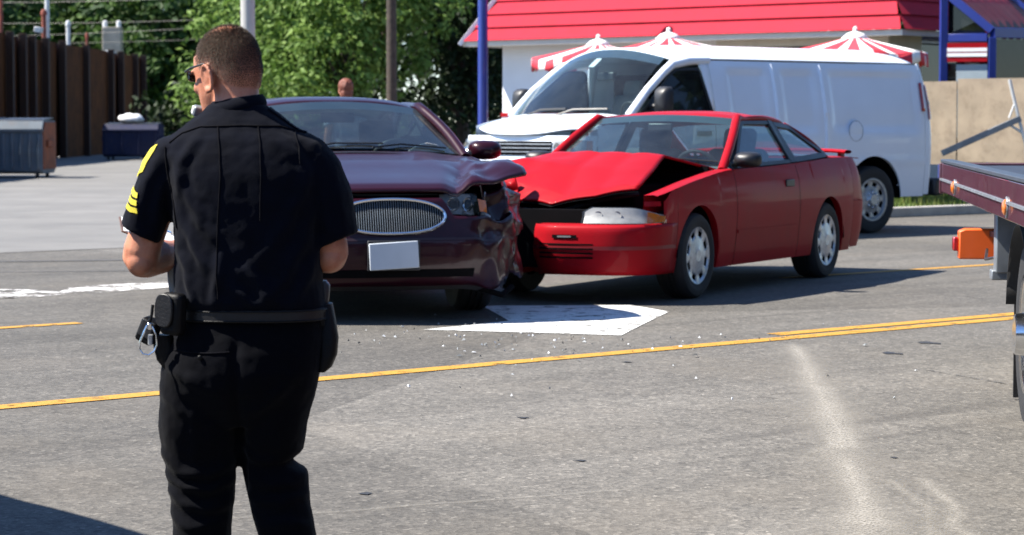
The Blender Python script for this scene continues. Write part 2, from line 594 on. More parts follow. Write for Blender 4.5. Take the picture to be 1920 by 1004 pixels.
def strip(name, a, b, w, dz, mat, **k):
    a, b = Vector((*a, 0)), Vector((*b, 0))
    d = (b - a).normalized(); s = Vector((-d.y, d.x, 0)) * (w / 2)
    return sheet(name, [a - s, b - s, b + s, a + s], dz, mat, **k)

A0, A1 = Vector((-2.30, 10.79)), Vector((3.23, 15.69))
dA = (A1 - A0).normalized()
strip('yellow_line', A0 - dA * 8, A1 + dA * 30, .115, .004, M['yellow_paint'])
B0 = Vector((1.568, 14.44)); strip('yellow_line', B0, B0 + dA * 32, .115, .004, M['yellow_paint'])
C0, C1 = Vector((-3.08, 14.50)), Vector((4.17, 20.97))
dC = (C1 - C0).normalized()
strip('yellow_line', C0 - dC * 6, C0 + dC * .55, .11, .004, M['yellow_paint'])
strip('yellow_line', C0 + dC * 7.0, C1 + dC * 30, .11, .004, M['yellow_paint'])
ar = sheet('white_arrow', [(-.53, 14.40), (.08, 14.31), (.646, 14.23), (1.03, 15.79), (.30, 15.25), (-.02, 15.02)], .004, M['white_road_paint'])
sheet('arrow_shaft', [(-.02, 15.03), (.30, 15.26), (1.02, 15.795), (.80, 16.30), (-.20, 16.25)], .004, M['white_road_paint'], parent=ar)
sheet('white_lane_line', [(-6.2, 14.9), (-3.75, 16.98), (-3.35, 17.10), (-3.15, 17.45), (-3.55, 17.80), (-3.9, 17.85), (-6.3, 16.0)], .005, M['powder'])
sheet('white_lane_line', [(-3.30, 17.55), (-3.0, 17.50), (-2.6, 18.0), (-2.0, 18.5), (-2.1, 18.9), (-2.8, 18.6), (-3.3, 18.1)], .005, M['powder'])
# pale streak of dried sand running towards the camera: cover fades from its core to its edges
def dust_trail(name, path, w0, w1, seed, dens=1.0):
    n, m_ = 70, 12
    vs, fs, cov = [], [], []
    for i in range(n + 1):
        t = i / n
        k = t * (len(path) - 1); j = min(int(k), len(path) - 2); f = k - j
        f = f * f * (3 - 2 * f)
        x, y = mix(path[j][0], path[j+1][0], f), mix(path[j][1], path[j+1][1], f)
        x += .03 * noise.noise(Vector((t * 6, seed, 0)))
        w = mix(w0, w1, t) * (1 + .45 * noise.noise(Vector((t * 7, seed + 5, 0))))
        for q in range(m_ + 1):
            s_ = 2 * q / m_ - 1
            vs.append(on_ground(x + s_ * w * 2.2, y, .003))
            core = math.exp(-(s_ / .22) ** 2) + .45 * math.exp(-(s_ / .55) ** 2)
            cov.append(dens * clamp(core * sst(0, .06, t) * sst(1.0, .9, t) * (.7 + .5 * noise.noise(Vector((t * 12, s_ * 2, seed))))) * sst(1, .8, abs(s_)))
    for i in range(n):
        for q in range(m_):
            a = i * (m_ + 1) + q
            fs.append((a, a + 1, a + m_ + 2, a + m_ + 1))
    mb = MB(); mb.add(vs, fs)
    o = mb.build(name, dust_mat('sand_cover', (.31, .29, .255)), smooth=180)
    at = o.data.attributes.new('cover', 'FLOAT', 'POINT')
    at.data.foreach_set('value', cov)
    tag(o, kind='structure')
dust_trail('sand_streak', [(1.62, 14.0), (1.55, 12.2), (1.43, 10.4), (1.31, 8.8), (1.20, 7.4)], .105, .19, 1)
dust_trail('sand_streak', [(1.66, 9.75), (1.70, 9.2), (1.62, 8.8), (1.74, 8.3)], .05, .07, 7, .8)
dust_trail('sand_streak', [(1.52, 9.7), (1.58, 9.2), (1.50, 8.4)], .03, .05, 11, .6)
dust_trail('sand_streak', [(-1.1, 8.4), (-.2, 8.9), (.5, 9.3)], .05, .03, 17, .35)

# pale concrete parking lot across the road, on the left
sheet('parking_lot', [(-70, 22.5), (-4.9, 22.8), (-3.2, 24.3), (-1.5, 30.5), (-3, 60), (-2, 130), (-70, 130)], .004, M['lot'], sub=9)
# dark tar seams
M['tar'] = pm('tar_seam', (.03, .029, .028), .6, var=.2)
strip('tar_seam', (-9, 20.45), (-2.0, 21.9), .07, .008, M['tar'])
strip('tar_seam', (-9.2, 19.1), (-2.4, 20.2), .03, .004, M['tar'])
strip('tar_seam', (2.2, 13.0), (2.75, 12.3), .015, .004, worn_paint('faded_tar', (.06, .058, .055), .5, 10))
for (x, y, a, l, w) in ((.62, 12.95, .1, .05, .02), (.28, 9.85, .2, .05, .014), (2.15, 13.65, .3, .10, .05), (2.45, 14.2, .3, .12, .05), (1.62, 10.2, .1, .03, .015), (.05, 10.9, .2, .05, .02), (-.55, 9.0, .2, .05, .02), (-2.1, 13.95, .1, .05, .03)):
    d = Vector((math.cos(a), math.sin(a)))
    l *= .5
    sheet('oil_spot', [(x + math.cos(k * PI / 5) * l * (1 + .4 * math.sin(k * 2.7 + x)), y + math.sin(k * PI / 5) * w * (1 + .5 * math.cos(k * 1.9 + y))) for k in range(10)], .0035, M['tar'])

# kerb, verge and lawn beside the restaurant
K0 = Vector((4.93, 31.44, 0)); kd = RD
kn = RN
mb = MB()
mb.bar(K0 - kd * 3.5 + Vector((0, 0, .06)), K0 + kd * 40 + Vector((0, 0, .06)), .16, .14)
tag(mb.build('kerb', M['concrete'], bevel=.02), kind='structure')
def lawn_pt(u, v):
    q = K0 + kd * mix(-3.5, 40, u) + kn * mix(.09, 2.6, v)
    return Vector((q.x, q.y, (.10 + .05 * math.sin(v * 3)) * sst(-.002, .012, u) - .01))
tag(MB().grid(lawn_pt, 40, 6).build('lawn', M['grass'], smooth=180), kind='structure')
mb = MB()
rng = random.Random(3)
for i in range(9000):
    q = lawn_pt(rng.random() * .35, rng.random())
    a = rng.random() * 6.28; h = .05 + .09 * rng.random()
    s = Vector((math.cos(a), math.sin(a), 0)) * .012
    tip = q + Vector((rng.uniform(-.04, .04), rng.uniform(-.04, .04), h))
    mb.add([q - s, q + s, tip], [(0, 1, 2)])
M['blade'] = leaf_mat('grass_blades', (.06, .10, .02), (.11, .16, .03), (.20, .20, .06), .3)
tag(mb.build('grass', M['blade'], smooth=0), 'short green and straw coloured grass along the kerb', 'grass', kind='stuff')
# low grassy bank in front of the distant trees
def bank(u, v):
    x = mix(-70, 40, u); y = mix(104, 135, v)
    return Vector((x, y, 1.3 * sst(0, .35, v) * (1 + .2 * math.sin(x * .21)) + .01))
tag(MB().grid(bank, 50, 12).build('grass_bank', pm('bank_grass', (.10, .15, .03), .9, var=.35, scale=.8, bump=.4, bscale=8), smooth=180), kind='structure')

# debris of glass and plastic from the crash
mb = MB()
rng = random.Random(11)
for i in range(150):
    if i < 100:
        x = rng.gauss(.0, .55); y = rng.gauss(13.75, .45)
    else:
        x = rng.uniform(-2.4, 2.2); y = rng.uniform(11.2, 15.5)
    s = rng.uniform(.004, .013) * (2.2 if rng.random() < .07 else 1)
    q = on_ground(x, y, .003)
    a = rng.random() * 6.28
    p = [q + Vector((math.cos(a + k * 2.1) * s * rng.uniform(.5, 1.3), math.sin(a + k * 2.1) * s * rng.uniform(.5, 1.3), rng.uniform(0, .010))) for k in range(3)]
    top = sum(p, Vector()) / 3 + Vector((0, 0, rng.uniform(.004, .012)))
    mb.add(p + [top], [(0, 1, 3), (1, 2, 3), (2, 0, 3), (0, 2, 1)])
dm = leaf_mat('broken_glass_and_plastic', (.015, .015, .015), (.30, .32, .33), (.75, .77, .8), .0)
tag(mb.build('crash_debris', dm, smooth=0), 'tiny shards of glass and plastic scattered on the road before the cars', 'debris', kind='stuff')
# ------------------------------------------------------------------ trees
M['bark'] = pm('bark', (.055, .042, .032), .95, var=.35, scale=9, bump=.6, bscale=25)
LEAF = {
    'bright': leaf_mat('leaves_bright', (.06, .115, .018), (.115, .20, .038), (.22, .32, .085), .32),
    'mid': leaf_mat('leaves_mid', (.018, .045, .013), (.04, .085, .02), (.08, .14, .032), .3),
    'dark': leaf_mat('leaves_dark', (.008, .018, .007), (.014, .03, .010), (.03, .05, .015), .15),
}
def tree(x, y, blobs, n, size, kind, trunk_h, trunk_r, label, seed, clump=.55, cat='tree', group='trees behind the crash'):
    rng = random.Random(seed)
    z0 = gz(x, y) if y < 100 else (1.2 if y > 112 else .4)
    t = empty('broadleaf_tree', (x, y, z0))
    mb = MB()
    top = max(b[2] for b in blobs)
    mb.tube([(0, 0, -.3), (.05, 0, trunk_h * .5), (-.04, .05, trunk_h), (0, 0, top)], [trunk_r * 1.3, trunk_r, trunk_r * .8, trunk_r * .2], 9)
    for b in blobs:
        mb.tube([(0, 0, min(trunk_h, b[2] * .7)), (b[0] * .5, b[1] * .5, mix(trunk_h, b[2], .45)), (b[0], b[1], b[2])], [trunk_r * .5, trunk_r * .3, trunk_r * .1], 6)
    mb.build('trunk', M['bark'], t)
    mb = MB()
    vol = [b[3] * b[4] * b[5] for b in blobs]
    tot = sum(vol)
    vs, fs = [], []
    for b, w in zip(blobs, vol):
        nb = int(n * w / tot)
        per = 34
        for c in range(max(1, nb // per)):
            while True:
                d = Vector((rng.gauss(0, 1), rng.gauss(0, 1), rng.gauss(0, 1))).normalized()
                r = rng.random() ** .33
                if r > .35: break
            cc = Vector((b[0] + d.x * b[3] * r, b[1] + d.y * b[4] * r, b[2] + d.z * b[5] * r))
            cr = clump * rng.uniform(.6, 1.35)
            for k in range(per):
                e = Vector((rng.gauss(0, 1), rng.gauss(0, 1), rng.gauss(0, .8) + .15)).normalized()
                p = cc + e * cr * rng.uniform(.45, 1.0)
                if p.z < .05: p.z = .05 + rng.random() * .2
                nrm = (e + Vector((rng.gauss(0, .5), rng.gauss(0, .5), rng.gauss(0, .5) + .5))).normalized()
                s = nrm.cross(Vector((rng.gauss(0, 1), rng.gauss(0, 1), rng.gauss(0, 1)))).normalized()
                q = nrm.cross(s)
                a = size * rng.uniform(.6, 1.3)
                o = len(vs)
                vs += [p - q * a, p + s * a * .5 + nrm * a * .12, p + q * a, p - s * a * .5 + nrm * a * .12]
                fs += [(o, o + 1, o + 2, o + 3)]
    mb.add(vs, fs)
    mb.build('crown', LEAF[kind], t, smooth=0)
    tag(t, label, cat, group)
    return t

def crown(rx, rz, z, seed, n=6, ry=None):
    r = random.Random(seed)
    ry = ry or rx
    out = [(0, 0, z, rx * .75, ry * .75, rz * .8)]
    for i in range(n):
        a = i * 6.283 / n + r.uniform(-.4, .4)
        out.append((math.cos(a) * rx * .55, math.sin(a) * ry * .55, z + r.uniform(-.5, .5) * rz, rx * r.uniform(.4, .6), ry * r.uniform(.4, .6), rz * r.uniform(.35, .55)))
    return out

tree(-4.3, 63, crown(3.0, 3.0, 3.6, 1, 8), 15000, .11, 'bright', 2.0, .22, 'bright sunlit leafy tree directly behind the maroon sedan', 21, .42)
tree(-7.4, 72, crown(2.6, 3.4, 4.2, 2, 7), 11000, .12, 'bright', 2.0, .22, 'light green tree just right of the pale round pole', 22, .45)
tree(-1.35, 66, crown(1.7, 3.0, 3.3, 3, 7), 9000, .11, 'dark', 1.5, .2, 'deep shaded dark tree beside the blue pole', 23, .45)  # dark leaves put deep shade into the colour, this tree and the next
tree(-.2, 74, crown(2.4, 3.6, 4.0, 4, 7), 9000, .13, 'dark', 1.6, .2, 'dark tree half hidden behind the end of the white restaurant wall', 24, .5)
for i, (x, y, rx, rz, z, kd_, lab) in enumerate((
        (-25.5, 112, 4.2, 5.0, 5.2, 'mid', 'green tree above the left end of the brown fence'),
        (-20.5, 121, 4.4, 5.5, 5.8, 'mid', 'tree standing behind the beige chimney'),
        (-16.4, 112, 3.4, 5.0, 4.6, 'mid', 'tree rising past the far end of the brown fence'),
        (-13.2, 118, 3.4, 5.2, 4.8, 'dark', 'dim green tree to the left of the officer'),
        (-10.6, 110, 2.8, 4.6, 4.6, 'mid', 'tree filling the gap behind the officer head'))):
    tree(x, y, crown(rx, rz, z, 30 + i, 8), 9000, .24, kd_, 2.2, .3, lab, 60 + i, .8)
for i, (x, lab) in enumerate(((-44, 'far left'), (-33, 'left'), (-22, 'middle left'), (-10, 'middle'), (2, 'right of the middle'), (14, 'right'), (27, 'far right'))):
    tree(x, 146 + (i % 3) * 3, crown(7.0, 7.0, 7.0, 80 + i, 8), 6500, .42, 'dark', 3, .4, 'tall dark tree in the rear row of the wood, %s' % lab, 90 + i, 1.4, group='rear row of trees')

hg = []
for i in range(26):
    rr = random.Random(700 + i)
    hg.append((-8 + i * .78 - 4, rr.uniform(-.5, .5), rr.uniform(.9, 1.7), rr.uniform(.8, 1.2), rr.uniform(.7, 1.0), rr.uniform(.9, 1.5)))
h_ = tree(0, 82, hg, 15000, .16, 'dark', .4, .06, 'long dark hedge under the trees behind the maroon sedan', 777, .45, 'hedge', None)
h_.name = 'hedge'

# ------------------------------------------------------------------ tall brown fence with panels and posts
M['brown'] = pm('brown_boards', (.085, .032, .012), .95, var=.28, scale=1.2, bump=.3, bscale=14, dirt=(.016, .009, .006), dirt_amt=.6, spec=.1)
M['brown_dark'] = pm('brown_post', (.030, .011, .005), .85, var=.25)
fx = -15.4
fence = empty('board_fence', (fx, 60, 0))
ys = [56, 60, 64, 68, 71.5, 74.3, 76.3, 77.8, 80, 83, 87.6, 93, 95.4, 99, 101.2]
for i in range(len(ys) - 1):
    a, b = ys[i] - 60, ys[i+1] - 60
    off = -.05 - .05 * (i % 3)
    for k in range(2):
        c0, c1 = mix(a, b, k / 2) + .03, mix(a, b, (k + 1) / 2) - .01
        MB().box((off - .04 - .012 * k, (c0 + c1) / 2, 1.98 - .03 * (i % 2)), (.06, c1 - c0, 3.94)).build('panel', M['brown'], fence)
for i, y in enumerate(ys):
    MB().box((.03, y - 60, 2.0), (.22, .26, 4.02)).build('post', M['brown_dark'], fence, bevel=.01)
for k in range(5):  # unseen fence stretch added to throw a diagonal shadow on the grey dumpster
    a, b = -14 + k * 2.0, -12 + k * 2.0
    MB().box((1.86 - .02 * (k % 2), (a + b) / 2, 1.98), (.06, b - a - .04, 3.94)).build('panel', M['brown'], fence)
    MB().box((1.93, a, 2.0), (.22, .26, 4.02)).build('post', M['brown_dark'], fence, bevel=.01)
MB().box((.9, -4.0, 1.98), (1.9, .06, 3.9)).build('panel', M['brown'], fence)
MB().box((-.35, 20, 2.0), (.1, 45, 3.9)).build('backing', M['brown_dark'], fence)
MB().box((-3.0, 41.3, 2.0), (5.8, .2, 3.9)).build('return_panel', M['brown'], fence)
tag(fence, 'tall dark brown board fence along the parking lot', 'fence')

M['rust_red'] = pm('rusty_red_pipe', (.20, .045, .025), .7, var=.3, scale=8)
def stack(x, y, z1, r, mat, lab, cap=None):
    t = empty('vent_pipe', (x, y, 0))
    MB().lathe([(r * 1.5, 0), (r * 1.5, .08), (r, .1), (r, z1)], 14, caps=True).build('pipe', mat, t)
    MB().lathe([(r * 1.25, z1 - .02), (r * 1.35, z1 + .06), (r * .9, z1 + .16), (.01, z1 + .19)], 14, caps=True).build('cap', cap or mat, t)
    tag(t, lab, 'pipe', 'pipes behind the fence')
stack(-16.1, 76.5, 7.6, .065, M['rust_red'], 'rust red pipe behind the fence at the extreme left')
stack(-16.0, 83, 4.9, .085, M['rust_red'], 'rust red pipe with a white upper section behind the fence')
stack(-16.0, 83.6, 7.6, .08, M['pale_pipe'], 'white pipe rising above the rust red pipe behind the fence')
stack(-16.2, 88.6, 4.75, .075, M['pale_pipe'], 'slim white pipe with rounded cap behind the fence')
stack(-16.2, 92.5, 4.45, .05, M['rust_red'], 'thin rusty pipe beside the slim white pipe')
stack(-16.7, 100, 4.0, .075, M['pale_pipe'], 'left of two short white pipes beside the beige chimney')
stack(-16.45, 100, 4.0, .075, M['pale_pipe'], 'right of two short white pipes beside the beige chimney')
t = empty('flood_lamp', (-15.25, 78.2, 4.0))
MB().box((0, 0, .20), (.22, .42, .18), (0, .15, 0)).build('housing', M['pale_pipe'], t, bevel=.02)
MB().tube([(0, 0, 0), (-.02, 0, .13)], .03).build('bracket', M['trim'], t)
tag(t, 'small white flood lamp on top of the brown fence', 'lamp')
ch = empty('chimney', (-17.6, 107, 0))
MB().box((0, 0, 2.7), (.80, .8, 5.4)).build('shaft', pm('beige_block', (.34, .30, .25), .9, var=.18, scale=2.5, bump=.3, bscale=18), ch, bevel=.02)
for sx in (-.3, .3):
    MB().lathe([(.11, 5.4), (.11, 5.6), (.09, 5.66), (.01, 5.7)], 12, (sx, -.2, 0), caps=True).build('flue', M['pale_pipe'], ch)
tag(ch, 'beige square chimney beyond the fence end', 'chimney')

# ------------------------------------------------------------------ poles and wires
M['pole_grey'] = pm('pole_concrete', (.40, .39, .37), .75, var=.1, scale=3)
t = empty('light_pole', (-4.70, 43.2, 0))
MB().lathe([(.20, 0), (.20, .25), (.135, .3), (.125, 4), (.11, 9)], 20, caps=True).build('shaft', M['pole_grey'], t)
MB().tube([(0, 0, 8.9), (.3, -.2, 9.3), (1.2, -.8, 9.45)], [.05, .045, .04]).build('arm', M['pole_grey'], t)
MB().ellipsoid((1.5, -1.0, 9.42), (.32, .2, .08)).build('lamp_head', M['grey_metal'], t)
tag(t, 'pale grey round light pole behind the officer head', 'pole')
t = empty('utility_pole', (-2.58, 52, 0))
MB().lathe([(.12, -.3), (.105, 4), (.09, 9)], 14, caps=True).build('shaft', M['bark'], t)
MB().box((0, 0, 8.4), (2.2, .1, .12)).build('crossarm', M['bark'], t)
for sx in (-.95, -.4, .4, .95):
    MB().lathe([(.03, 8.46), (.05, 8.52), (.03, 8.58), (.045, 8.62), (.01, 8.66)], 10, (sx, 0, 0), caps=True).build('insulator', M['pale_pipe'], t)
tag(t, 'dark wooden utility pole in front of the sunlit trees', 'pole')
for i, (z0, z1, sag, lab) in enumerate(((6.7, 6.3, .5, 'top'), (5.9, 5.4, .5, 'second'), (4.8, 5.15, .35, 'third'), (4.45, 4.6, .25, 'lowest'))):
    pts = []
    for k in range(25):
        u = k / 24
        pts.append((mix(-34, -6.5, u), mix(102 - i, 92, u), mix(z0, z1, u) - sag * 4 * u * (1 - u)))
    tag(MB().tube(pts, .007, 5).build('overhead_wire', M['trim']), '%s of the overhead wires crossing before the trees at left' % lab, 'wire', 'overhead wires')
t = empty('sign_pole', (-.48, 40, 0))
M['blue'] = pm('blue_paint', (.012, .030, .22), .4, 0, .4, .1, 3)
MB().lathe([(.16, 0), (.16, .03), (.085, .035), (.08, 6.5)], 20, caps=True).build('shaft', M['blue'], t)
MB().lathe([(.1, 6.5), (.1, 6.58), (.01, 6.62)], 16, caps=True).build('cap', M['blue'], t)
tag(t, 'royal blue steel pole beside the restaurant', 'pole')

# ------------------------------------------------------------------ dumpsters
def dumpster(x, y, w, d, h, mat, side_mat, lab, ribs):
    t = empty('dumpster', (x, y, 0))
    prof = [(0, .16), (0, h * .82), (d * .12, h), (d, h), (d, .16), (d * .9, .10), (.1, .10)]
    mb = MB(); mb.prism([(p[0], p[1]) for p in prof], w, (0, 0, 0), (0, 1, 0), (0, 0, 1)); mb.build('bin', mat, t, bevel=.015)
    for s in (-1, 1):
        mb = MB(); mb.prism([(.03, .2), (.03, h * .8), (d * .14, h * .97), (d * .97, h * .97), (d * .97, .2)], .02, (s * (w / 2 + .012), 0, 0), (0, 1, 0), (0, 0, 1))
        mb.build('side_panel', side_mat, t)
        MB().box((s * (w / 2 + .05), d * .45, h * .6), (.07, d * .5, .14)).build('fork_pocket', side_mat, t, bevel=.01)
    for k in range(ribs):
        MB().box((mix(-w / 2 + .08, w / 2 - .08, k / (ribs - 1)), -.025, h * .47), (.055, .05, h * .62)).build('rib', mat, t, bevel=.008)
    MB().box((0, -.02, h * .83), (w + .04, .07, .07)).build('rim', mat, t, bevel=.01)
    for s in (-1, 1):
        MB().box((s * w * .25, d * .55, h + .02), (w * .47, d * .86, .035), (.04, 0, 0)).build('lid', M['trim'], t, bevel=.008)
        for q in (.15, d - .2):
            MB().lathe([(.08, -.03), (.08, .03)], 14, (s * (w / 2 - .15), q, .08), 'x', caps=True).build('caster', M['tyre'], t)
    tag(t, lab, 'dumpster')
    return t
M['dump_blue'] = pm('dumpster_blue', (.004, .009, .050), .75, var=.2, scale=3, dirt=(.05, .04, .04), dirt_amt=.4)
M['rust'] = pm('rusted_orange', (.20, .05, .016), .8, var=.35, scale=5, dirt=(.08, .035, .02), dirt_amt=.8)
dumpster(-11.35, 53.1, 2.1, 1.5, 1.27, M['dump_grey'], M['rust'], 'dark grey ribbed dumpster with a rusted orange side', 11)
dumpster(-12.45, 79, 1.8, 1.3, 1.16, M['dump_blue'], M['dump_blue'], 'dark blue dumpster with a white bag on its lid', 4)
mb = MB()
mb.ellipsoid((0, 0, .13), (.42, .32, .17), 24, 14)
def crumple(p, a=.05, f=6):
    return p + Vector((noise.noise(p * f), noise.noise(p * f + Vector((9, 3, 1))), noise.noise(p * f + Vector((2, 7, 5))))) * a
o = mb.build('rubbish_bag', pm('white_plastic', (.75, .76, .78), .4, var=.08), warp=crumple)
o.location = (-12.5, 79.6, 1.21)
tag(o, 'white rubbish bag lying on the blue dumpster', 'bag')

# ------------------------------------------------------------------ restaurant with red lap-board mansard roof
M['roof_red'] = pm('roof_red_boards', (.42, .024, .042), .8, spec=.1, var=.10, scale=1.5, bump=.1, bscale=30, dirt=(.30, .022, .03), dirt_amt=.5)
M['wall_white'] = pm('white_wall', (.82, .83, .85), .75, var=.05, scale=1.5, bump=.08, bscale=40)
M['cream'] = pm('cream_trim', (.66, .62, .54), .7, var=.06)
re = empty('restaurant', (5.98, 37.2, 0))
rf, rg = Vector((-.766, .643, 0)), Vector((.643, .766, 0))
re.rotation_euler = (0, 0, math.atan2(rf.y, rf.x))       # local +x runs along the facade to its far left end, local -y is inwards
L_, D_ = 8.95, 7.0
# walls: facade (local y = -.6), far end (x = L-.42), near end (x=.6)
def lbox(x0, x1, y0, y1, z0, z1):
    return MB().box(((x0 + x1) / 2, -(y0 + y1) / 2, (z0 + z1) / 2), (x1 - x0, y1 - y0, z1 - z0))
lbox(3.9, L_ - .42, .6, .8, 0, 2.62).build('wall', M['wall_white'], re)
lbox(.6, 3.9, .6, .8, 0, .95).build('wall', M['wall_white'], re)
lbox(.6, 3.9, .6, .8, 2.46, 2.62).build('wall', M['cream'], re)
lbox(L_ - .62, L_ - .42, .803, D_, 0, 2.62).build('wall', M['wall_white'], re)
lbox(.6, .8, .803, 1.6, 0, 2.62).build('wall', M['cream'], re)
lbox(.6, .8, 1.6, D_, 0, .9).build('wall', M['wall_white'], re)
lbox(.6, .8, 1.6, D_, 2.5, 2.62).build('wall', M['blue'], re)
lbox(.9, L_ - .7, 2.2, D_, 0.02, 2.5).build('interior', M['void'], re)
for k in range(4):
    a, b = mix(.62, 3.88, k / 4), mix(.62, 3.88, (k + 1) / 4)
    w = lbox(a + .03, b - .03, .70, .71, .97, 2.44).build('window', M['dark_glass'], re)
    for q in (a, b - .04):
        lbox(q, q + .04, .66, .76, .95, 2.46).build('frame', M['trim'], w)
for k in range(3):
    a, b = mix(1.62, D_, k / 3), mix(1.62, D_, (k + 1) / 3)
    w = lbox(.69, .70, a + .04, b - .04, .92, 2.48).build('window', M['dark_glass'], re)
    lbox(.65, .75, a, a + .07, .9, 2.5).build('frame', M['blue'], w)
lbox(3.9, L_ - .40, .575, .6, 1.33, 1.40).build('stripe', M['red_paint'], re)
lbox(3.9, L_ - .41, .588, .6, 0, 1.33).build('wainscot', M['wall_white'], re)
lbox(.02, L_ - .02, .02, D_ + .6, 2.62, 2.66).build('soffit', M['cream'], re)
for (a, b, c, d) in ((0, L_, 0, .02),):
    lbox(a, b, c, d, 2.57, 2.66).build('fascia', M['cream'], re)
lbox(0, .02, .02, D_ + .6, 2.57, 2.66).build('fascia', M['cream'], re)
lbox(L_ - .02, L_, .02, D_ + .6, 2.57, 2.66).build('fascia', M['cream'], re)
RISE, INS = .235, .135
def roof_board(k, a, b, n):
    """lap board between eave corners a,b (local xy), n = inward direction; butt edge stands proud"""
    a, b, n = Vector(a), Vector(b), Vector(n)
    d = (b - a).normalized()
    i0, i1 = INS * k, INS * (k + 1)
    z0, z1 = 2.665 + RISE * k, 2.665 + RISE * (k + 1)
    pr = .045
    rngk = random.Random(k * 7 + int(abs(a.x * 3)))
    pr += rngk.uniform(-.008, .008)
    p = [a + d * i0 + n * (i0 - pr), b - d * i0 + n * (i0 - pr), b - d * i1 + n * i1, a + d * i1 + n * i1]
    vs = [Vector((p[0].x, p[0].y, z0)), Vector((p[1].x, p[1].y, z0)), Vector((p[2].x, p[2].y, z1)), Vector((p[3].x, p[3].y, z1))]
    q = [a + d * i0 + n * i0, b - d * i0 + n * i0]
    vs += [Vector((q[0].x, q[0].y, z0)), Vector((q[1].x, q[1].y, z0))]
    mb = MB(); mb.add(vs, [(0, 1, 2, 3), (1, 0, 4, 5)])
    mb.build('roof_board', M['roof_red'], re, smooth=0)
for k in range(7):
    roof_board(k, (L_, 0), (0, 0), (0, -1))
    roof_board(k, (0, 0), (0, -D_ - .6), (1, 0))
    roof_board(k, (L_, -D_ - .6), (L_, 0), (-1, 0))
k = 7
lbox(INS * k, L_ - INS * k, INS * k, D_ + .6 - INS * k, 2.665 + RISE * k - .04, 2.665 + RISE * k).build('roof_deck', M['cream'], re)
MB().bar((L_ + .02, .06, 2.60), (L_ - INS * 7 + .02, -INS * 7 + .06, 2.665 + RISE * 7), .09, .07).build('hip_trim', M['wall_white'], re)
tag(re, 'white restaurant with a bright red lap board mansard roof', 'building')

# ------------------------------------------------------------------ striped parasols
def stripe_mat():
    m = bpy.data.materials.new('parasol_stripes')
    t, N, L = nodes_of(m)
    p = N['Principled BSDF']
    tc = N.new('ShaderNodeTexCoord'); sp = N.new('ShaderNodeSeparateXYZ'); L.new(tc.outputs['Object'], sp.inputs[0])
    at = N.new('ShaderNodeMath'); at.operation = 'ARCTAN2'; L.new(sp.outputs[1], at.inputs[0]); L.new(sp.outputs[0], at.inputs[1])
    ml = N.new('ShaderNodeMath'); ml.operation = 'MULTIPLY'; ml.inputs[1].default_value = 16 / (2 * PI); L.new(at.outputs[0], ml.inputs[0])
    fr = N.new('ShaderNodeMath'); fr.operation = 'FRACT'; L.new(ml.outputs[0], fr.inputs[0])
    gt = N.new('ShaderNodeMath'); gt.operation = 'GREATER_THAN'; gt.inputs[1].default_value = .6; L.new(fr.outputs[0], gt.inputs[0])
    mx = N.new('ShaderNodeMix'); mx.data_type = 'RGBA'; L.new(gt.outputs[0], mx.inputs[0])
    mx.inputs[6].default_value = (.55, .03, .05, 1); mx.inputs[7].default_value = (.78, .77, .75, 1)
    L.new(mx.outputs[2], p.inputs['Base Color']); p.inputs['Roughness'].default_value = .8
    return m
M['stripe'] = stripe_mat()
M['canvas'] = pm('white_canvas', (.78, .77, .75), .85, var=.05)
def parasol(x, y, h, r, rot, lab):
    t = empty('parasol', (x, y, 0), rot)
    n = 16
    def can(u, v):
        a = 2 * PI * u
        seg = (u * 8) % 1
        rr = mix(.16, r, v)
        sag = 1 - .05 * (1 - abs(seg * 2 - 1)) * v
        z = h - .10 - (r * .22) * v ** .93 + .03 * math.cos(2 * PI * seg) * v
        return Vector((math.cos(a) * rr * sag, math.sin(a) * rr * sag, z))
    c = MB().grid(can, 64, 8, cu=True).build('canopy', M['stripe'], t, smooth=60, solid=.006)
    def val(u, v):
        p = can(u, 1)
        return Vector((p.x * (1 + .01 * v), p.y * (1 + .01 * v), p.z - v * (.13 + .03 * abs(math.sin(u * 16 * PI)))))
    MB().grid(val, 128, 2, cu=True).build('valance', M['stripe'], c, smooth=60, solid=.004)
    MB().lathe([(.20, h - .10), (.12, h - .03), (.03, h), (.03, h + .05), (.005, h + .07)], 16).build('vent_cap', M['canvas'], t, solid=.006)
    MB().tube([(0, 0, 0), (0, 0, h)], .022, 10).build('pole', M['pale_pipe'], t)
    MB().lathe([(.28, 0), (.28, .06), (.05, .1), (.03, .3)], 18, caps=True).build('base', M['concrete'], t)
    for k in range(8):
        a = 2 * PI * k / 8
        p = can(k / 8, 1)
        MB().tube([(0, 0, h - .2), (p.x, p.y, p.z - .015)], .008, 5).build('rib', M['pale_pipe'], t)
    tag(t, lab, 'parasol', 'striped parasols on the terrace')
parasol(1.30, 36.6, 2.49, 1.02, .2, 'red and white striped parasol above the van windscreen')
parasol(2.27, 35.2, 2.54, 1.0, .5, 'red and white parasol showing only its tip above the van roof')
parasol(4.75, 33.6, 2.49, 1.02, .1, 'red and white parasol above the rear of the van roof')

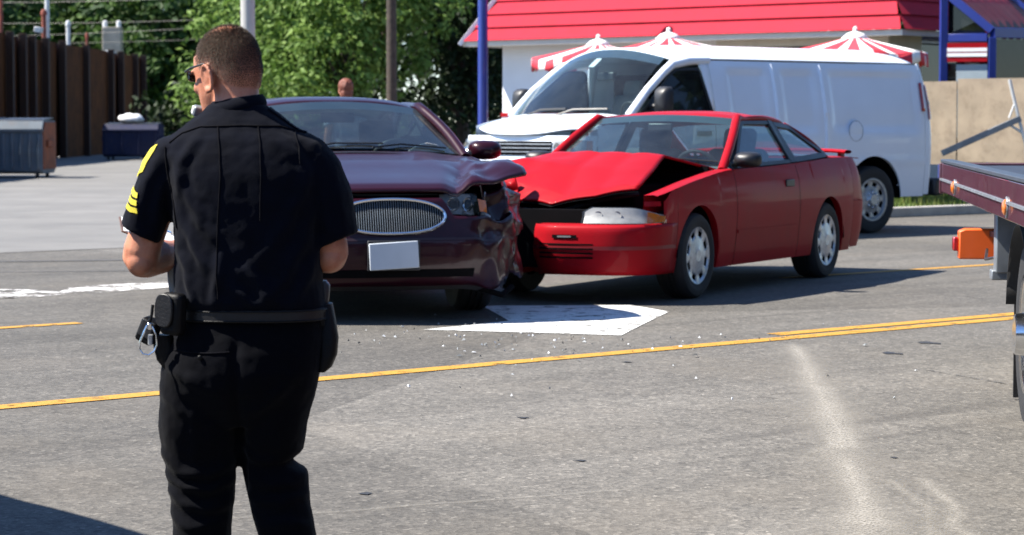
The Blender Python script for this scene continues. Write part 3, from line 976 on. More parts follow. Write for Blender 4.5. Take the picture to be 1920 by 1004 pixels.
# ------------------------------------------------------------------ blue steel sunroom with slanted glazing
sr = empty('sunroom', (6.49, 36.5, 0))
P0, P1, dv = Vector((0, 0, 0)), Vector((.68, -.25, 0)), Vector((3.2, 1.9, 0))
up = Vector((0, 0, 1))
def bbar(a, b, w=.11, h=.11, nm='post', m_=None, par=None):
    return MB().bar(a, b, w, h).build(nm, m_ or M['blue'], par or sr, bevel=.006)
bbar(P0, P0 + up * 3.3)
bbar(P1, P1 + up * 2.5)
bbar(P1 + dv, P1 + dv + up * 2.5)
bbar(P0 + up * 2.50 + Vector((.06, 0, 0)), P1 + up * 2.50 - Vector((.06, -.02, 0)), .10, .12, 'beam')
bbar(P1 + up * 2.57, P1 + dv + up * 2.57, .12, .15, 'beam')
bbar(P0 + up * 3.25, P0 + dv + up * 3.25, .12, .12, 'beam')
bbar(P0 + up * 3.20, P1 + up * 2.60, .10, .12, 'rafter')
for k in (1, 2, 3):
    bbar(P0 + dv * (k / 3) + up * 3.20, P1 + dv * (k / 3) + up * 2.62, .06, .08, 'rafter')
def quad(a, b, c, d, nm, m_, par=None):
    return MB().add([a, b, c, d], [(0, 1, 2, 3)]).build(nm, m_, par or sr, smooth=0, solid=.012)
for k in range(3):
    f0, f1 = k / 3 + .015, (k + 1) / 3 - .015
    quad(P1 + dv * f0 + up * 2.62, P1 + dv * f1 + up * 2.62, P0 + dv * f1 + up * 3.2, P0 + dv * f0 + up * 3.2, 'roof_pane', M['side_glass'])
    quad(P1 + dv * f0 + up * .5, P1 + dv * f1 + up * .5, P1 + dv * f1 + up * 2.48, P1 + dv * f0 + up * 2.48, 'pane', M['dark_glass'])
# red corrugated shade behind the slanted glass
def corr(u, v):
    a = P1 + dv * mix(.10, .34, u) + up * 2.50 + Vector((-.12, .25, 0)); b = P0 + dv * mix(.02, .28, u) + up * 3.25 + Vector((.1, .35, 0))
    return a.lerp(b, v) + Vector((0, 0, .025 * math.sin(u * 40)))
MB().grid(corr, 60, 4).build('shade_sheet', M['roof_red'], sr, smooth=180, solid=.008)
quad(P0 + up * .5, P1 + up * .5, P1 + up * 2.12, P0 + up * 2.12, 'end_pane', M['dark_glass'])
quad(P0 + Vector((.08, .06, 2.56)), P1 + Vector((-.08, .06, 2.56)), P1 + Vector((-.2, .06, 2.75)), P0 + Vector((.08, .06, 3.1)), 'gable_pane', M['dark_glass'])
dn = (P1 - P0).normalized()
nn_ = Vector((dn.y, -dn.x, 0))
def sign_strip(z0, z1, m_, nm, off):
    a, b = P0 + dn * .07 + nn_ * off, P1 - dn * .06 + nn_ * off
    return MB().add([a + up * z0, b + up * z0, b + up * z1, a + up * z1], [(0, 1, 2, 3)]).build(nm, m_, sr, smooth=0, solid=.02)
sb_ = sign_strip(2.14, 2.42, M['red_paint'], 'sign_board', .07)
M['sign_white'] = pm('sign_white', (.8, .8, .8), .5, var=.03)
for z in (2.215, 2.29):
    o = sign_strip(z, z + .055, M['sign_white'], 'white_band', .078); o.parent = sb_
quad(P0 + dn * .2 + nn_ * .03 + up * 1.0, P1 - dn * .06 + nn_ * .03 + up * 1.0, P1 - dn * .06 + nn_ * .03 + up * 2.10, P0 + dn * .2 + nn_ * .03 + up * 2.10, 'grey_panel', pm('pale_grey_panel', (.32, .38, .40), .5, var=.05))
MB().box((1.9, 1.6, 1.2), (2.6, 1.2, 2.3)).build('interior', M['void'], sr)
tag(sr, 'royal blue framed sunroom with slanted glass and red white sign', 'building')

# ------------------------------------------------------------------ plywood barrier on posts, leaning metal arm
def plywood():
    m = pm('plywood', (.27, .215, .155), .85, var=.22, scale=2.2, bump=.15, bscale=90, dirt=(.15, .11, .075), dirt_amt=.7, det=8)
    return m
M['ply'] = plywood()
M['timber'] = pm('old_timber', (.30, .25, .19), .9, var=.25, scale=4, bump=.3, bscale=30)
pb = empty('plywood_barrier', (5.55, 36.0, 0), math.atan2(-.64, .77))
x = 0
for k, w in enumerate((1.2, 1.22, .6)):
    MB().box((x + w / 2, .012 * (k % 2), 1.225 + .012 * ((k * 3) % 4)), (w - .012, .02, 1.21)).build('plywood_sheet', M['ply'], pb)
    x += w
for k in range(3):
    MB().box((.05 + k * 1.22, .07, .92), (.09, .09, 1.84)).build('post', M['timber'], pb, bevel=.005)
for z in (.70, 1.76):
    MB().box((1.5, .06 + .05, z), (2.9, .04, .09)).build('rail', M['timber'], pb)
tag(pb, 'beige plywood barrier raised on timber posts behind the tow truck', 'barrier')
ba = empty('barrier_arm', (6.95, 33.7, 0))
def pt(px, py): return Vector(((px - 960) / 134.5 - 6.95, 0, 1.24 - (py - 229) / 134.5))
MB().bar(pt(1765, 288), pt(1912, 222), .05, .085).build('arm', M['grey_metal'], ba, bevel=.006)
MB().tube([pt(1890, 150), pt(1906, 215), pt(1922, 270), pt(1928, 378)], .024, 8).build('post', M['pale_pipe'], ba)
MB().tube([pt(1900, 195), pt(1890, 222)], .014, 8).build('brace', M['pale_pipe'], ba)
MB().tube([pt(1888, 232), pt(1925, 256)], .018, 8).build('brace', M['pale_pipe'], ba)
MB().box((pt(1928, 380).x, 0, .03), (.4, .3, .06)).build('foot', M['grey_metal'], ba, bevel=.01)
tag(ba, 'grey metal barrier arm sloping across the plywood', 'barrier')
# low shrubs below the plywood
rng = random.Random(5)
for i in range(5):
    bl = [(0, 0, .22, .35, .25, .2), (.3, .05, .18, .25, .2, .16), (-.3, .05, .2, .25, .2, .16)]
    tr = tree(5.4 + i * .42, 35.3 - i * .16, bl, 500, .05, 'mid', .15, .02, '%s low green bush under the plywood barrier, counted from the van' % ('first', 'second', 'third', 'fourth', 'fifth')[i], 300 + i, .12, 'bush', 'bushes under the plywood')
    tr.name = 'low_bush'
# ------------------------------------------------------------------ vehicle toolkit (local: x forward, y left, z up, origin on the ground at mid wheelbase)
def side_xs(x0, x1, step, arches):
    xs = [x0 + (x1 - x0) * i / max(1, round((x1 - x0) / step)) for i in range(max(1, round((x1 - x0) / step)) + 1)]
    for xc, zc, R in arches:
        for k in range(25):
            xs.append(xc + R * math.cos(PI * k / 24) * .9995)
        xs += [xc - R * 1.001, xc + R * 1.001]
    xs = sorted(x for x in xs if x0 - 1e-6 <= x <= x1 + 1e-6)
    out = [xs[0]]
    for x in xs[1:]:
        if x - out[-1] > 1e-4: out.append(x)
    return out

class Body:
    def __init__(self, sill, zt, W, plan, prof, arches):
        self.sill, self.zt, self.W, self.plan, self.prof, self.arches = sill, zt, W, plan, prof, arches
    def zb(self, x):
        z = self.sill(x) if callable(self.sill) else self.sill
        for xc, zc, R in self.arches:
            if abs(x - xc) < R:
                z = max(z, zc + math.sqrt(R * R - (x - xc) ** 2))
        return z
    def yw(self, x, z):
        return self.W * self.plan(x) * self.prof(z)
    def side(self, sgn, x0, x1, lo=None, hi=None, nz=14, off=0.0, step=.05, lip=True, g=.004):
        """side skin between x0 and x1; lo/hi override bottom and top heights; g = shut-line gap"""
        mb = MB()
        xs = side_xs(x0 + g, x1 - g, step, self.arches)
        rows = []
        for x in xs:
            b = self.zb(x)
            if lo is not None: b = max(b, lo(x) if callable(lo) else lo)
            t = self.zt(x) if hi is None else (hi(x) if callable(hi) else hi)
            t = max(t, b + .004)
            r = []
            if lip: r.append(Vector((x, sgn * (self.yw(x, b) + off - .05), b + .002)))
            for j in range(nz + 1):
                z = mix(b, t, j / nz)
                r.append(Vector((x, sgn * (self.yw(x, z) + off), z)))
            rows.append(r)
        mb.rows(rows, flip=(sgn < 0))
        return mb
    def edge_y(self, x):
        return self.yw(x, self.zt(x))

class Nose:
    """superelliptic front (or rear, d=-1) end in plan"""
    def __init__(self, xa, xf, W, n, prof, d=1, wf=None):
        self.wf = wf or (lambda z: W)
        self.xa, self.xf, self.W, self.n, self.prof, self.d = xa, xf, W, n, prof, d
    def pt(self, phi, z, off=0.0):
        e = self.prof(z) + off
        c, s = abs(math.cos(phi)), math.sin(phi)
        x = self.xa + (abs(self.xf - self.xa) + e) * self.d * c ** (2 / self.n)
        y = (self.wf(z) + e * .45 * c) * abs(s) ** (2 / self.n) * (1 if s >= 0 else -1)
        return Vector((x, y, z))
    def xat(self, y, z, off=0.0):
        e = self.prof(z) + off
        w = self.wf(z) + e * .3
        return self.xa + (abs(self.xf - self.xa) + e) * self.d * max(0, 1 - abs(y / w) ** self.n) ** (1 / self.n)
    def patch(self, p0, p1, z0, z1, off=0.0, nu=40, nv=8, bulge=0.0, zfun=None):
        mb = MB()
        def fn(u, v):
            # sample phi so that points are even along y
            ph = mix(p0, p1, u)
            a, b = (z0(ph) if callable(z0) else z0), (z1(ph) if callable(z1) else z1)
            z = mix(a, b, v)
            bl = bulge * (1 - (2*u - 1) ** 4) * (1 - (2*v - 1) ** 4)
            return self.pt(ph, z, off + bl)
        mb.grid(fn, nu, nv, flip=(self.d < 0))
        return mb

def phi_of_y(n, W, y):
    s = (abs(y) / W) ** (n / 2)
    return math.asin(min(1, s)) * (1 if y >= 0 else -1)

def tyre_wheel(parent, pos, R, width, rim, sgn, style, label=None):
    """wheel (disc) with a tyre as its child; axis along y, outer face towards sgn*y"""
    N_ = 48
    prof_d = {'cover': [(0, .012), (.04, .014), (.055, .004), (.10, .000), (rim * .62, -.004), (rim * .70, -.006), (rim * .9, -.004), (rim, .004), (rim * 1.03, -.008)],
              'steel': [(0, .030), (.055, .030), (.07, -.002), (.10, -.022), (rim * .60, -.030), (rim * .66, -.032), (rim * .84, -.024), (rim * .9, -.03), (rim * .94, -.005), (rim * 1.03, .004)],
              'chrome': [(0, .06), (.09, .06), (.10, .0), (.16, -.02), (rim * .62, -.05), (rim * .68, -.055), (rim * .84, -.04), (rim * .92, -.06), (rim * .96, .0), (rim * 1.04, .008)]}[style]
    mb = MB()
    x, y, z = pos
    ring = [[Vector((math.cos(2*PI*k/N_) * r, sgn * h, math.sin(2*PI*k/N_) * r)) for k in range(N_)] for r, h in prof_d[1:]]
    vs = [Vector((0, sgn * prof_d[0][1], 0))] + [p for rr in ring for p in rr]
    fs = []
    for k in range(N_):
        k2 = (k + 1) % N_
        fs.append((0, 1 + k, 1 + k2) if sgn < 0 else (0, 1 + k2, 1 + k))
        for i in range(len(ring) - 1):
            if style == 'cover' and i == 4 - 1 + 1 and (k % 6) in (1, 2, 3): continue
            if style == 'steel' and i == 4 and (k % 6) in (1, 2, 3): continue
            if style == 'chrome' and i == 4 and (k % 6) in (1, 2, 3): continue
            f = (1 + i*N_ + k, 1 + i*N_ + k2, 1 + (i+1)*N_ + k2, 1 + (i+1)*N_ + k)
            fs.append(f[::-1] if sgn > 0 else f)
    mb.add(vs, fs)
    w = mb.build('wheel', M[{'cover': 'alloy', 'steel': 'steel', 'chrome': 'chrome'}[style]], parent, smooth=30, solid=.006)
    w.location = (x, y, z)
    hw = width
    prof = [(rim * .99, .0), (rim * 1.05, .012), (rim * 1.18, .016), ((R + rim) / 2, .020), (R * .93, .012), (R * .975, -.004), (R, -.03)]
    for g in (.25, .5, .75):
        yy = -.03 - (hw - .06) * g
        prof += [(R, yy + .008), (R - .009, yy + .005), (R - .009, yy - .005), (R, yy - .008)]
    prof += [(R, -hw + .03), (R * .975, -hw + .004), (R * .93, -hw - .01), (rim * 1.05, -hw - .006), (rim * .9, -hw)]
    m2 = MB(); m2.lathe([(r, h * sgn) for r, h in prof], 64, axis='y')
    if sgn < 0: m2.f = [f[::-1] for f in m2.f]
    m2.build('tyre', M['tyre'], w, smooth=30)
    m3 = MB(); m3.lathe([(.01, -.08 * sgn), (rim * .95, -.08 * sgn), (rim * .97, -.02 * sgn)], 32, axis='y')
    m3.build('brake_drum', M['void'], w)
    if style != 'cover':
        lug = MB().lathe([(.012, -.03 * sgn), (.012, .012 * sgn), (.004, .016 * sgn)], 6, (0, 0, 0), axis='y', caps=True).mesh('lug_nut')
        lug.materials.append(M['chrome'])
        for k in range(8):
            a = 2 * PI * k / 8
            q = bpy.data.objects.new('lug_nut', lug); COL.objects.link(q)
            q.location = (math.cos(a) * .085, 0, math.sin(a) * .085); q.parent = w
    return w

def window(parent, pts, mat, frame_mat, inset=.022, r=.06, name='window', solid=.004, sgn=1, fr_out=.006, warp=None):
    """side window: rounded pane with a raised frame ring as child"""
    P = round_poly(pts, r, 5)
    I_ = inset_poly(P, inset)
    n = len(P)
    mb = MB(); mb.add(P, [tuple(range(n))])
    w = mb.build(name, mat, parent, smooth=0, warp=warp)
    out = Vector((0, sgn * fr_out, .0))
    m2 = MB()
    ring_face(m2, [p + out for p in P], [p + out for p in I_])
    ring_face(m2, [p for p in I_], [p + out for p in I_])
    m2.build('window_frame', frame_mat, w, smooth=0, solid=.012, warp=warp)
    return w

def coons(mb, A, B, C, D, nu, nv, bulge=Vector((0, 0, 0)), flip=False, ub=2):
    """A-B bottom, D-C top; bulge vector added at centre"""
    A, B, C, D = map(Vector, (A, B, C, D))
    def fn(u, v):
        p = (A.lerp(B, u)).lerp(D.lerp(C, u), v)
        return p + bulge * ((1 - (2*u - 1) ** 2))
    mb.grid(fn, nu, nv, flip=flip)
    return mb

def strip_between(mb, a_pts, b_pts, flip=False):
    mb.rows([list(a_pts), list(b_pts)], flip=flip)
    return mb

def seat(parent, x, y, z, mat, lean=.3, hr=True, s=1.0):
    mb = MB()
    mb.box((x, y, z + .10), (.50, .50, .16))
    o = mb.build('seat', mat, parent, bevel=.05, seg=3)
    m2 = MB(); m2.box((x - .24 - .1, y, z + .45), (.14, .48, .58), (0, -lean, 0)); m2.build('seat_back', mat, o, bevel=.05, seg=3)
    if hr:
        m3 = MB(); m3.box((x - .24 - .20, y, z + .80), (.10, .26, .18), (0, -lean, 0)); m3.build('headrest', mat, o, bevel=.04, seg=3)
    return o

def steering(parent, x, y, z, r=.18):
    mb = MB()
    m = Euler((0, -1.15, 0)).to_matrix()
    pts = [Vector((x, y, z)) + m @ Vector((math.cos(k * PI / 12) * r, math.sin(k * PI / 12) * r, 0)) for k in range(24)]
    mb.tube(pts, .014, 8, closed=True)
    o = mb.build('steering_wheel', M['trim'], parent)
    m2 = MB(); m2.ellipsoid((x + .02, y, z - .01), (.05, .07, .05)); m2.tube([pts[0], (x, y, z), pts[12]], .012, 6); m2.tube([(x, y, z), (x + .25, y, z - .1)], .03, 8)
    m2.build('hub', M['trim'], o)

def mirror(parent, base, head, size, mat, sgn, sq=.7):
    mb = MB()
    c = Vector(head)
    rings = []
    for k, (dx, s) in enumerate(((.085, .15), (.075, .55), (.045, .85), (0, 1), (-.04, 1.0), (-.045, .9))):
        ring = []
        for q in range(20):
            a = 2 * PI * q / 20
            cy, cz = math.cos(a), math.sin(a)
            cy = math.copysign(abs(cy) ** sq, cy); cz = math.copysign(abs(cz) ** sq, cz)
            ring.append(c + Vector((dx, cy * size[0] * s, cz * size[1] * s)))
        rings.append(ring)
    mb.loft(rings)
    o = mb.build('door_mirror', mat, parent, smooth=50)
    MB().tube([base, c + Vector((0, -sgn * size[0] * .8, -size[1] * .3))], [.03, .025], 8).build('mirror_arm', M['trim'], o)
    m2 = MB(); m2.grid(lambda u, v: c + Vector((-.047, (2*u - 1) * size[0] * .82, (2*v - 1) * size[1] * .8)), 4, 4); m2.build('mirror_glass', M['chrome'], o)
    return o

def place(root, cx, cy, fwd, z=0.0):
    root.location = (cx, cy, z)
    root.rotation_euler = (0, 0, math.atan2(fwd[1], fwd[0]))

def crumple_noise(p, amp, f=5.0, seed=0.0):
    q = p * f + Vector((seed, seed * 2, -seed))
    return Vector((noise.noise(q), noise.noise(q + Vector((17, 3, 8))), noise.noise(q + Vector((5, 23, 2))))) * amp

# ------------------------------------------------------------------ RED COUPE
def build_red():
    car = empty('red_coupe')
    RP, T = M['red_paint'], M['trim']
    WB = 1.285
    ztc = Curve([(-2.32, .90), (-2.2, .945), (-1.6, .955), (-1.0, .935), (0, .905), (.62, .895), (1.285, .835), (1.9, .745), (2.25, .69)])
    plan = Curve([(-2.3, .93), (-1.7, .985), (-.8, 1), (.8, 1), (1.7, .985), (2.25, .93)])
    prof = Curve([(.16, .93), (.22, .955), (.40, .985), (.60, 1.0), (.78, .985), (.90, .945), (.97, .90)])
    arch = [(WB, .305, .352), (-WB, .305, .345)]
    B = Body(.20, ztc, .842, plan, prof, arch)
    def warp(p):
        # right front corner crushed back by the other car, nose bent
        a = sst(1.05, 2.1, p.x) * sst(.12, -.55, p.y)
        k = sst(.9, 1.7, p.x) * sst(.25, -.4, p.y)
        q = Vector(p)
        q.x -= .58 * a * (p.x - .9) / 1.3
        q.y += .16 * a
        q.z -= .03 * a
        q += crumple_noise(p, .035 * k, 4.5, 2) + crumple_noise(p, .015 * k, 11, 5)
        return q
    # --- panels
    for s in (1, -1):
        W_ = warp
        f = B.side(s, .63, 1.66, step=.04)
        # top ledge of the fender
        ys = []
        f2 = MB()
        xs = side_xs(.634, 1.95, .04, [])
        r0, r1, r2 = [], [], []
        for x in xs:
            y = B.edge_y(x); z = ztc(x)
            r0.append(Vector((x, s * y, z))); r1.append(Vector((x, s * (y - .03), z + .008))); r2.append(Vector((x, s * (y - .10), z + .004)))
        r3 = [p + Vector((0, -s * .01, -.16)) for p in r2]
        f.rows([r0, r1, r2, r3], flip=(s > 0))
        fo = f.build('fender', RP, car, warp=W_, smooth=40)
        d = B.side(s, -.62, .63)
        do = d.build('door', RP, car, smooth=40)
        MB().box((-.42, s * (B.yw(-.42, .76) + .002), .775), (.17, .014, .055)).build('handle', T, do, bevel=.006)
        ms = B.side(s, -.60, .61, lo=.43, hi=.455, nz=2, off=.008, lip=False)
        ms.build('moulding', RP, do)
        q = B.side(s, -1.86, -.62)
        # C-pillar sail between quarter window and rear glass
        q.build('quarter_panel', RP, car, smooth=40)
    # roof
    roof = MB()
    rz = Curve([(-1.02, 1.245), (-.85, 1.292), (-.4, 1.325), (-.1, 1.315), (.04, 1.285)])
    ry = Curve([(-1.02, .535), (-.4, .56), (.04, .56)])
    def rfn(u, v):
        x = mix(-1.02, .04, u); t = 2 * v - 1
        return Vector((x - .03 * (t * t) * (1 if u > .5 else -.6), t * ry(x), rz(x) - .05 * abs(t) ** 3))
    roof.grid(rfn, 20, 24)
    roof.build('roof', RP, car, smooth=60, solid=.03)
    # windscreen
    ws = MB()
    bl, br = Vector((.66, -.70, .905)), Vector((.66, .70, .905))
    tl, tr_ = Vector((.03, -.55, 1.268)), Vector((.03, .55, 1.268))
    def wfn(u, v):
        t = 2 * u - 1
        p = bl.lerp(br, u).lerp(tl.lerp(tr_, u), v)
        return p + Vector((.17 * (1 - t * t) * (1 - v * .75), 0, .03 * (1 - t * t)))
    ws.grid(wfn, 24, 10, flip=True)
    wo = ws.build('windscreen', M['windscreen'], car, smooth=180)
    sb = MB(); sb.grid(lambda u, v: wfn(u, mix(.86, .995, v)) + Vector((-.004, 0, -.003)), 24, 2); sb.build('shade_band', pm('sun_band', (.03, .05, .06), .4), wo)
    cw = MB(); cw.grid(lambda u, v: wfn(u, -.02) + Vector((.14 * v, 0, -.012 - .005 * v)), 24, 2, flip=True); cw.build('cowl', T, car)
    for s in (-.32, .28):
        MB().tube([wfn(.5 + s * .5, -.01) + Vector((.05, 0, .01)), wfn(.5 + s * .5 + .16, .10) + Vector((.012, 0, .012)), wfn(.5 + s * .5 + .36, .09) + Vector((.012, 0, .012))], .007, 6).build('wiper', T, wo)
    # A pillars + roof rails: tubes blended in body colour
    for s in (1, -1):
        pa = []
        a0, a1 = Vector((.68, s * .735, .885)), Vector((.03, s * .578, 1.268))
        for k in range(9):
            pa.append(a0.lerp(a1, k / 8) + Vector((0, s * .012 * math.sin(PI * k / 8), .008 * math.sin(PI * k / 8))))
        for k in range(1, 9):
            x = mix(.03, -1.0, k / 8)
            pa.append(Vector((x, s * (ry(x) + .012), rz(x) - .055)))
        MB().tube(pa, [.034] * 9 + [.022] * 8, 10).build('pillar', RP, car, smooth=60)
    # side glass (polygons on the slanted greenhouse plane)
    def gh(x, t, s):
        """greenhouse side: t=0 belt, 1 roof rail"""
        yb = B.edge_y(x) - .028; zb_ = ztc(x) - .002
        xr = clamp(x, -1.0, .03)
        return Vector((x, s * mix(yb, ry(xr) + .016, t), mix(zb_, rz(xr) - .075, t)))
    for s in (1, -1):
        fw = [gh(.52, .0, s), gh(.06, .98, s), gh(-.56, 1.0, s), gh(-.62, .0, s)]
        fw[0] = Vector((.56, s * (B.edge_y(.56) - .028), ztc(.56)))
        fw[1] = Vector((.02, s * .585, 1.243))
        window(car, fw if s > 0 else fw[::-1], M['side_glass'], T, .03, [.03, .05, .03, .03] , 'side_window', sgn=s)
        qw = [gh(-.70, .0, s), gh(-.64, 1.0, s), Vector((-1.02, s * .552, 1.215)), Vector((-1.50, s * (B.edge_y(-1.5) - .06), .985)), gh(-1.42, .02, s)]
        window(car, qw if s > 0 else qw[::-1], M['side_glass'], T, .045, .03, 'side_window', sgn=s)
        bp = MB(); bp.add([gh(-.60, 0, s), gh(-.55, 1.02, s), gh(-.65, 1.02, s), gh(-.71, 0, s)], [(0, 1, 2, 3)])
        bp.build('pillar', T, car, solid=.02, smooth=0)
        # black drip trim from roof tail down along the quarter window and body-colour sail panel behind it
        c0, c1 = Vector((-1.0, s * .556, 1.235)), Vector((-1.56, s * (B.edge_y(-1.56) - .05), .965))
        e0, e1 = Vector((-1.10, s * .49, 1.222)), Vector((-1.80, s * .60, .962))
        sp = MB(); sp.grid(lambda u, v: c0.lerp(c1, u).lerp(e0.lerp(e1, u), v) + Vector((0, s * .02 * math.sin(PI * u), .012 * math.sin(PI * u))), 10, 3, flip=(s < 0))
        sp.build('sail_panel', RP, car, solid=.02, smooth=60)
        sh = MB(); sh.rows([[gh(x, -.02, s) for x in (.6, .2, -.3, -.8, -1.3, -1.6)], [Vector((x, s * (B.edge_y(x) + .001), ztc(x) - .003)) for x in (.6, .2, -.3, -.8, -1.3, -1.6)]], flip=(s > 0))
        sh.build('belt_trim', T, car)
    # rear glass
    rg_ = MB()
    a, b, c, d = Vector((-1.10, -.49, 1.222)), Vector((-1.10, .49, 1.222)), Vector((-1.80, .59, .965)), Vector((-1.80, -.59, .965))
    coons(rg_, d, c, b, a, 16, 8, Vector((-.10, 0, .02)))
    rg_.build('rear_window', M['side_glass'], car, smooth=180)
    # deck, tail, spoiler
    dk = MB()
    def dfn(u, v):
        x = mix(-1.78, -2.24, u); t = 2 * v - 1
        return Vector((x - (.10 if u < .01 else 0) * 0, t * (B.edge_y(x)), ztc(x) + .012 * (1 - t * t)))
    dk.grid(dfn, 12, 20, flip=True); dk.build('boot_lid', RP, car, smooth=60)
    fl = MB()
    for s in (1, -1):
        fl.grid(lambda u, v: Vector((mix(-1.5, -1.80, u), s * mix(B.edge_y(mix(-1.5, -1.8, u)), .57, v), ztc(-1.6) + .008 * math.sin(PI * v))), 8, 5, flip=(s > 0))
    fl.build('deck_filler', RP, car, smooth=60)
    RN_ = Nose(-1.86, -2.30, .835, 4.2, Curve([(.2, -.03), (.4, .02), (.55, .025), (.7, -.01), (.95, -.05)]), -1, lambda z: B.yw(-1.86, z))
    rb = RN_.patch(-PI/2, PI/2, .22, .60, 0, 48, 8); rb.build('rear_bumper', RP, car, smooth=60)
    rt = RN_.patch(-PI/2, PI/2, .603, .952, -.004, 48, 6); rt.build('tail_panel', RP, car, smooth=60)
    for s in (1, -1):
        RN_.patch(s * phi_of_y(4.2, .835, .30), s * phi_of_y(4.2, .835, .825), .64, .80, .006, 18, 4).build('tail_lamp', M['red_lens'], car, smooth=60)
    sp = MB()
    def spf(u, v):
        t = 2 * u - 1; a = 2 * PI * v
        return Vector((-2.10 - .05 * t * t * -1 + math.cos(a) * .085, t * .70, 1.008 - .015 * t ** 4 + math.sin(a) * .016))
    sp.grid(spf, 24, 14); so = sp.build('spoiler', RP, car, smooth=60)
    for s in (.62, -.62):
        MB().bar((-2.1, s, .94), (-2.1, s, 1.0), .10, .03, (0, 1, 0)).build('spoiler_foot', RP, so, bevel=.008)
    # --- nose
    NP = Nose(1.66, 2.22, .835, 3.3, Curve([(.18, -.06), (.26, 0), (.40, .035), (.50, .035), (.545, .02), (.6, -.02), (.75, -.06)]), 1, lambda z: B.yw(1.66, z))
    bp = NP.patch(-PI/2, PI/2, .20, .545, 0, 64, 14)
    bo = bp.build('front_bumper', RP, car, smooth=40, warp=warp, solid=.012)
    tp = MB(); tp.rows([[NP.pt(mix(-PI/2, PI/2, k / 48), .546, 0) for k in range(49)], [NP.pt(mix(-PI/2, PI/2, k / 48), .55, -.09) for k in range(49)]], flip=True)
    tp.build('bumper_top', RP, bo, warp=warp)
    py = lambda y: phi_of_y(3.3, .835, y)
    for k in range(4):
        z = .315 + k * .03
        NP.patch(py(.05), py(.46), z, z + .012, .004, 14, 1).build('air_slot', M['void'], bo, warp=warp)
    NP.patch(py(.16), py(.34), .452, .476, .005, 10, 1).build('badge_recess', M['void'], bo, warp=warp)
    NP.patch(py(.20), py(.30), .459, .470, .008, 10, 1).build('badge', M['grey_metal'], bo, warp=warp)
    NP.patch(-PI/2, PI/2, .375, .40, .004, 64, 1).build('rub_groove', pm('red_groove', (.20, .006, .012), .5), bo, warp=warp)
    # headlamp (left one clean, right one crushed)
    for s in (1, -1):
        NP.patch(s * py(.37), s * 1.40, .554, lambda ph: mix(.658, .608, sst(.75, 1.42, abs(ph))) - .03 * sst(py(.42), py(.37), abs(ph)), -.035, 30, 5).build('headlamp_housing', M['lamp_white'], car, warp=warp)
        hl = NP.patch(s * py(.36), s * 1.42, .552, lambda ph: mix(.664, .612, sst(.75, 1.42, abs(ph))) - .03 * sst(py(.42), py(.36), abs(ph)), -.004, 30, 6, bulge=.012)
        ho = hl.build('headlamp', M['lens'], car, smooth=60, warp=warp)
        for q in (.47, .60):
            m_ = MB(); c = NP.pt(s * py(q), .606, -.045); m_.lathe([(.0, -.004), (.020, -.002), (.030, .008)], 20, (0, 0, 0), 'x'); m_.v = [p + c for p in m_.v]
            m_.build('reflector', M['lamp_white'], ho, warp=warp)
        NP.patch(s * 1.06, s * 1.40, .560, lambda ph: mix(.630, .600, sst(1.06, 1.40, abs(ph))), .010, 16, 5).build('turn_signal', M['amber'], car, smooth=60, warp=warp)
        NP.patch(s * 1.36, s * PI / 2, .55, lambda ph: mix(.70, B.zt(1.7), sst(1.36, PI / 2, abs(ph))), -.004, 8, 6).build('fender_tip', RP, car, warp=warp, smooth=60)
        # red stub above the lamp
        NP.patch(s * 1.0, s * 1.30, .668, .700, -.03, 10, 2).build('lamp_brow', RP, car, warp=warp, smooth=60)
    # engine bay
    eb = MB(); eb.box((1.35, 0, .44), (1.5, 1.12, .40)); eb.box((1.75, .36, .50), (.5, .7, .14))
    eb.build('engine_bay', M['void'], car)
    for (c, s) in (((1.3, .2, .70), (.5, .5, .2)), ((1.5, -.25, .68), (.3, .4, .18)), ((1.75, .45, .60), (.2, .22, .10)), ((1.0, .42, .72), (.2, .25, .16))):
        MB().box(c, s).build('engine_part', M['void'], car, bevel=.02)
    MB().bar((1.86, -.1, .60), (1.86, .60, .60), .05, .06).build('radiator_support', M['void'], car)
    MB().tube([(1.9, .05, .62), (1.8, .30, .70), (1.6, .5, .74)], .018, 8).build('hose', M['trim'], car)
    # --- buckled hood: control net rows from cowl to front edge
    net = [
        [(.70, .69, .905), (.78, .35, .925), (.80, 0, .93), (.78, -.35, .925), (.70, -.69, .905)],
        [(.93, .60, .955), (.96, .32, .985), (.97, 0, .99), (.96, -.32, .985), (.90, -.66, .95)],
        [(1.16, .50, 1.005), (1.17, .25, 1.015), (1.18, 0, 1.02), (1.18, -.22, 1.02), (1.17, -.42, 1.005)],
        [(1.50, .565, .905), (1.52, .28, .915), (1.54, 0, .915), (1.52, -.28, .95), (1.47, -.60, .955)],
        [(1.85, .625, .808), (1.90, .36, .775), (1.93, .10, .735), (1.80, -.30, .80), (1.66, -.60, .87)],
        [(1.87, .62, .785), (1.96, .34, .735), (2.00, .02, .675), (1.92, -.28, .70), (1.76, -.56, .78)],
    ]
    def hfn(u, v):
        a = u * (len(net) - 1); i = min(int(a), len(net) - 2); fa = a - i
        b = v * 4; j = min(int(b), 3); fb = b - j
        P = [Vector(net[i][j]), Vector(net[i][j+1]), Vector(net[i+1][j]), Vector(net[i+1][j+1])]
        p = P[0].lerp(P[1], fb).lerp(P[2].lerp(P[3], fb), fa)
        k = sst(.45, 1.0, v) * sst(.25, .6, u)
        return p + crumple_noise(p, .012, 6, 4) * (.25 + k) + crumple_noise(p, .03, 4, 9) * k + crumple_noise(p, .016, 13, 2) * k * sst(.5, .9, u) + Vector((0, 0, .010 * math.sin(fb * PI) * (1 - k)))
    hm = MB(); hm.grid(hfn, 40, 36, flip=True)
    hm.build('hood', RP, car, smooth=24, solid=.018)
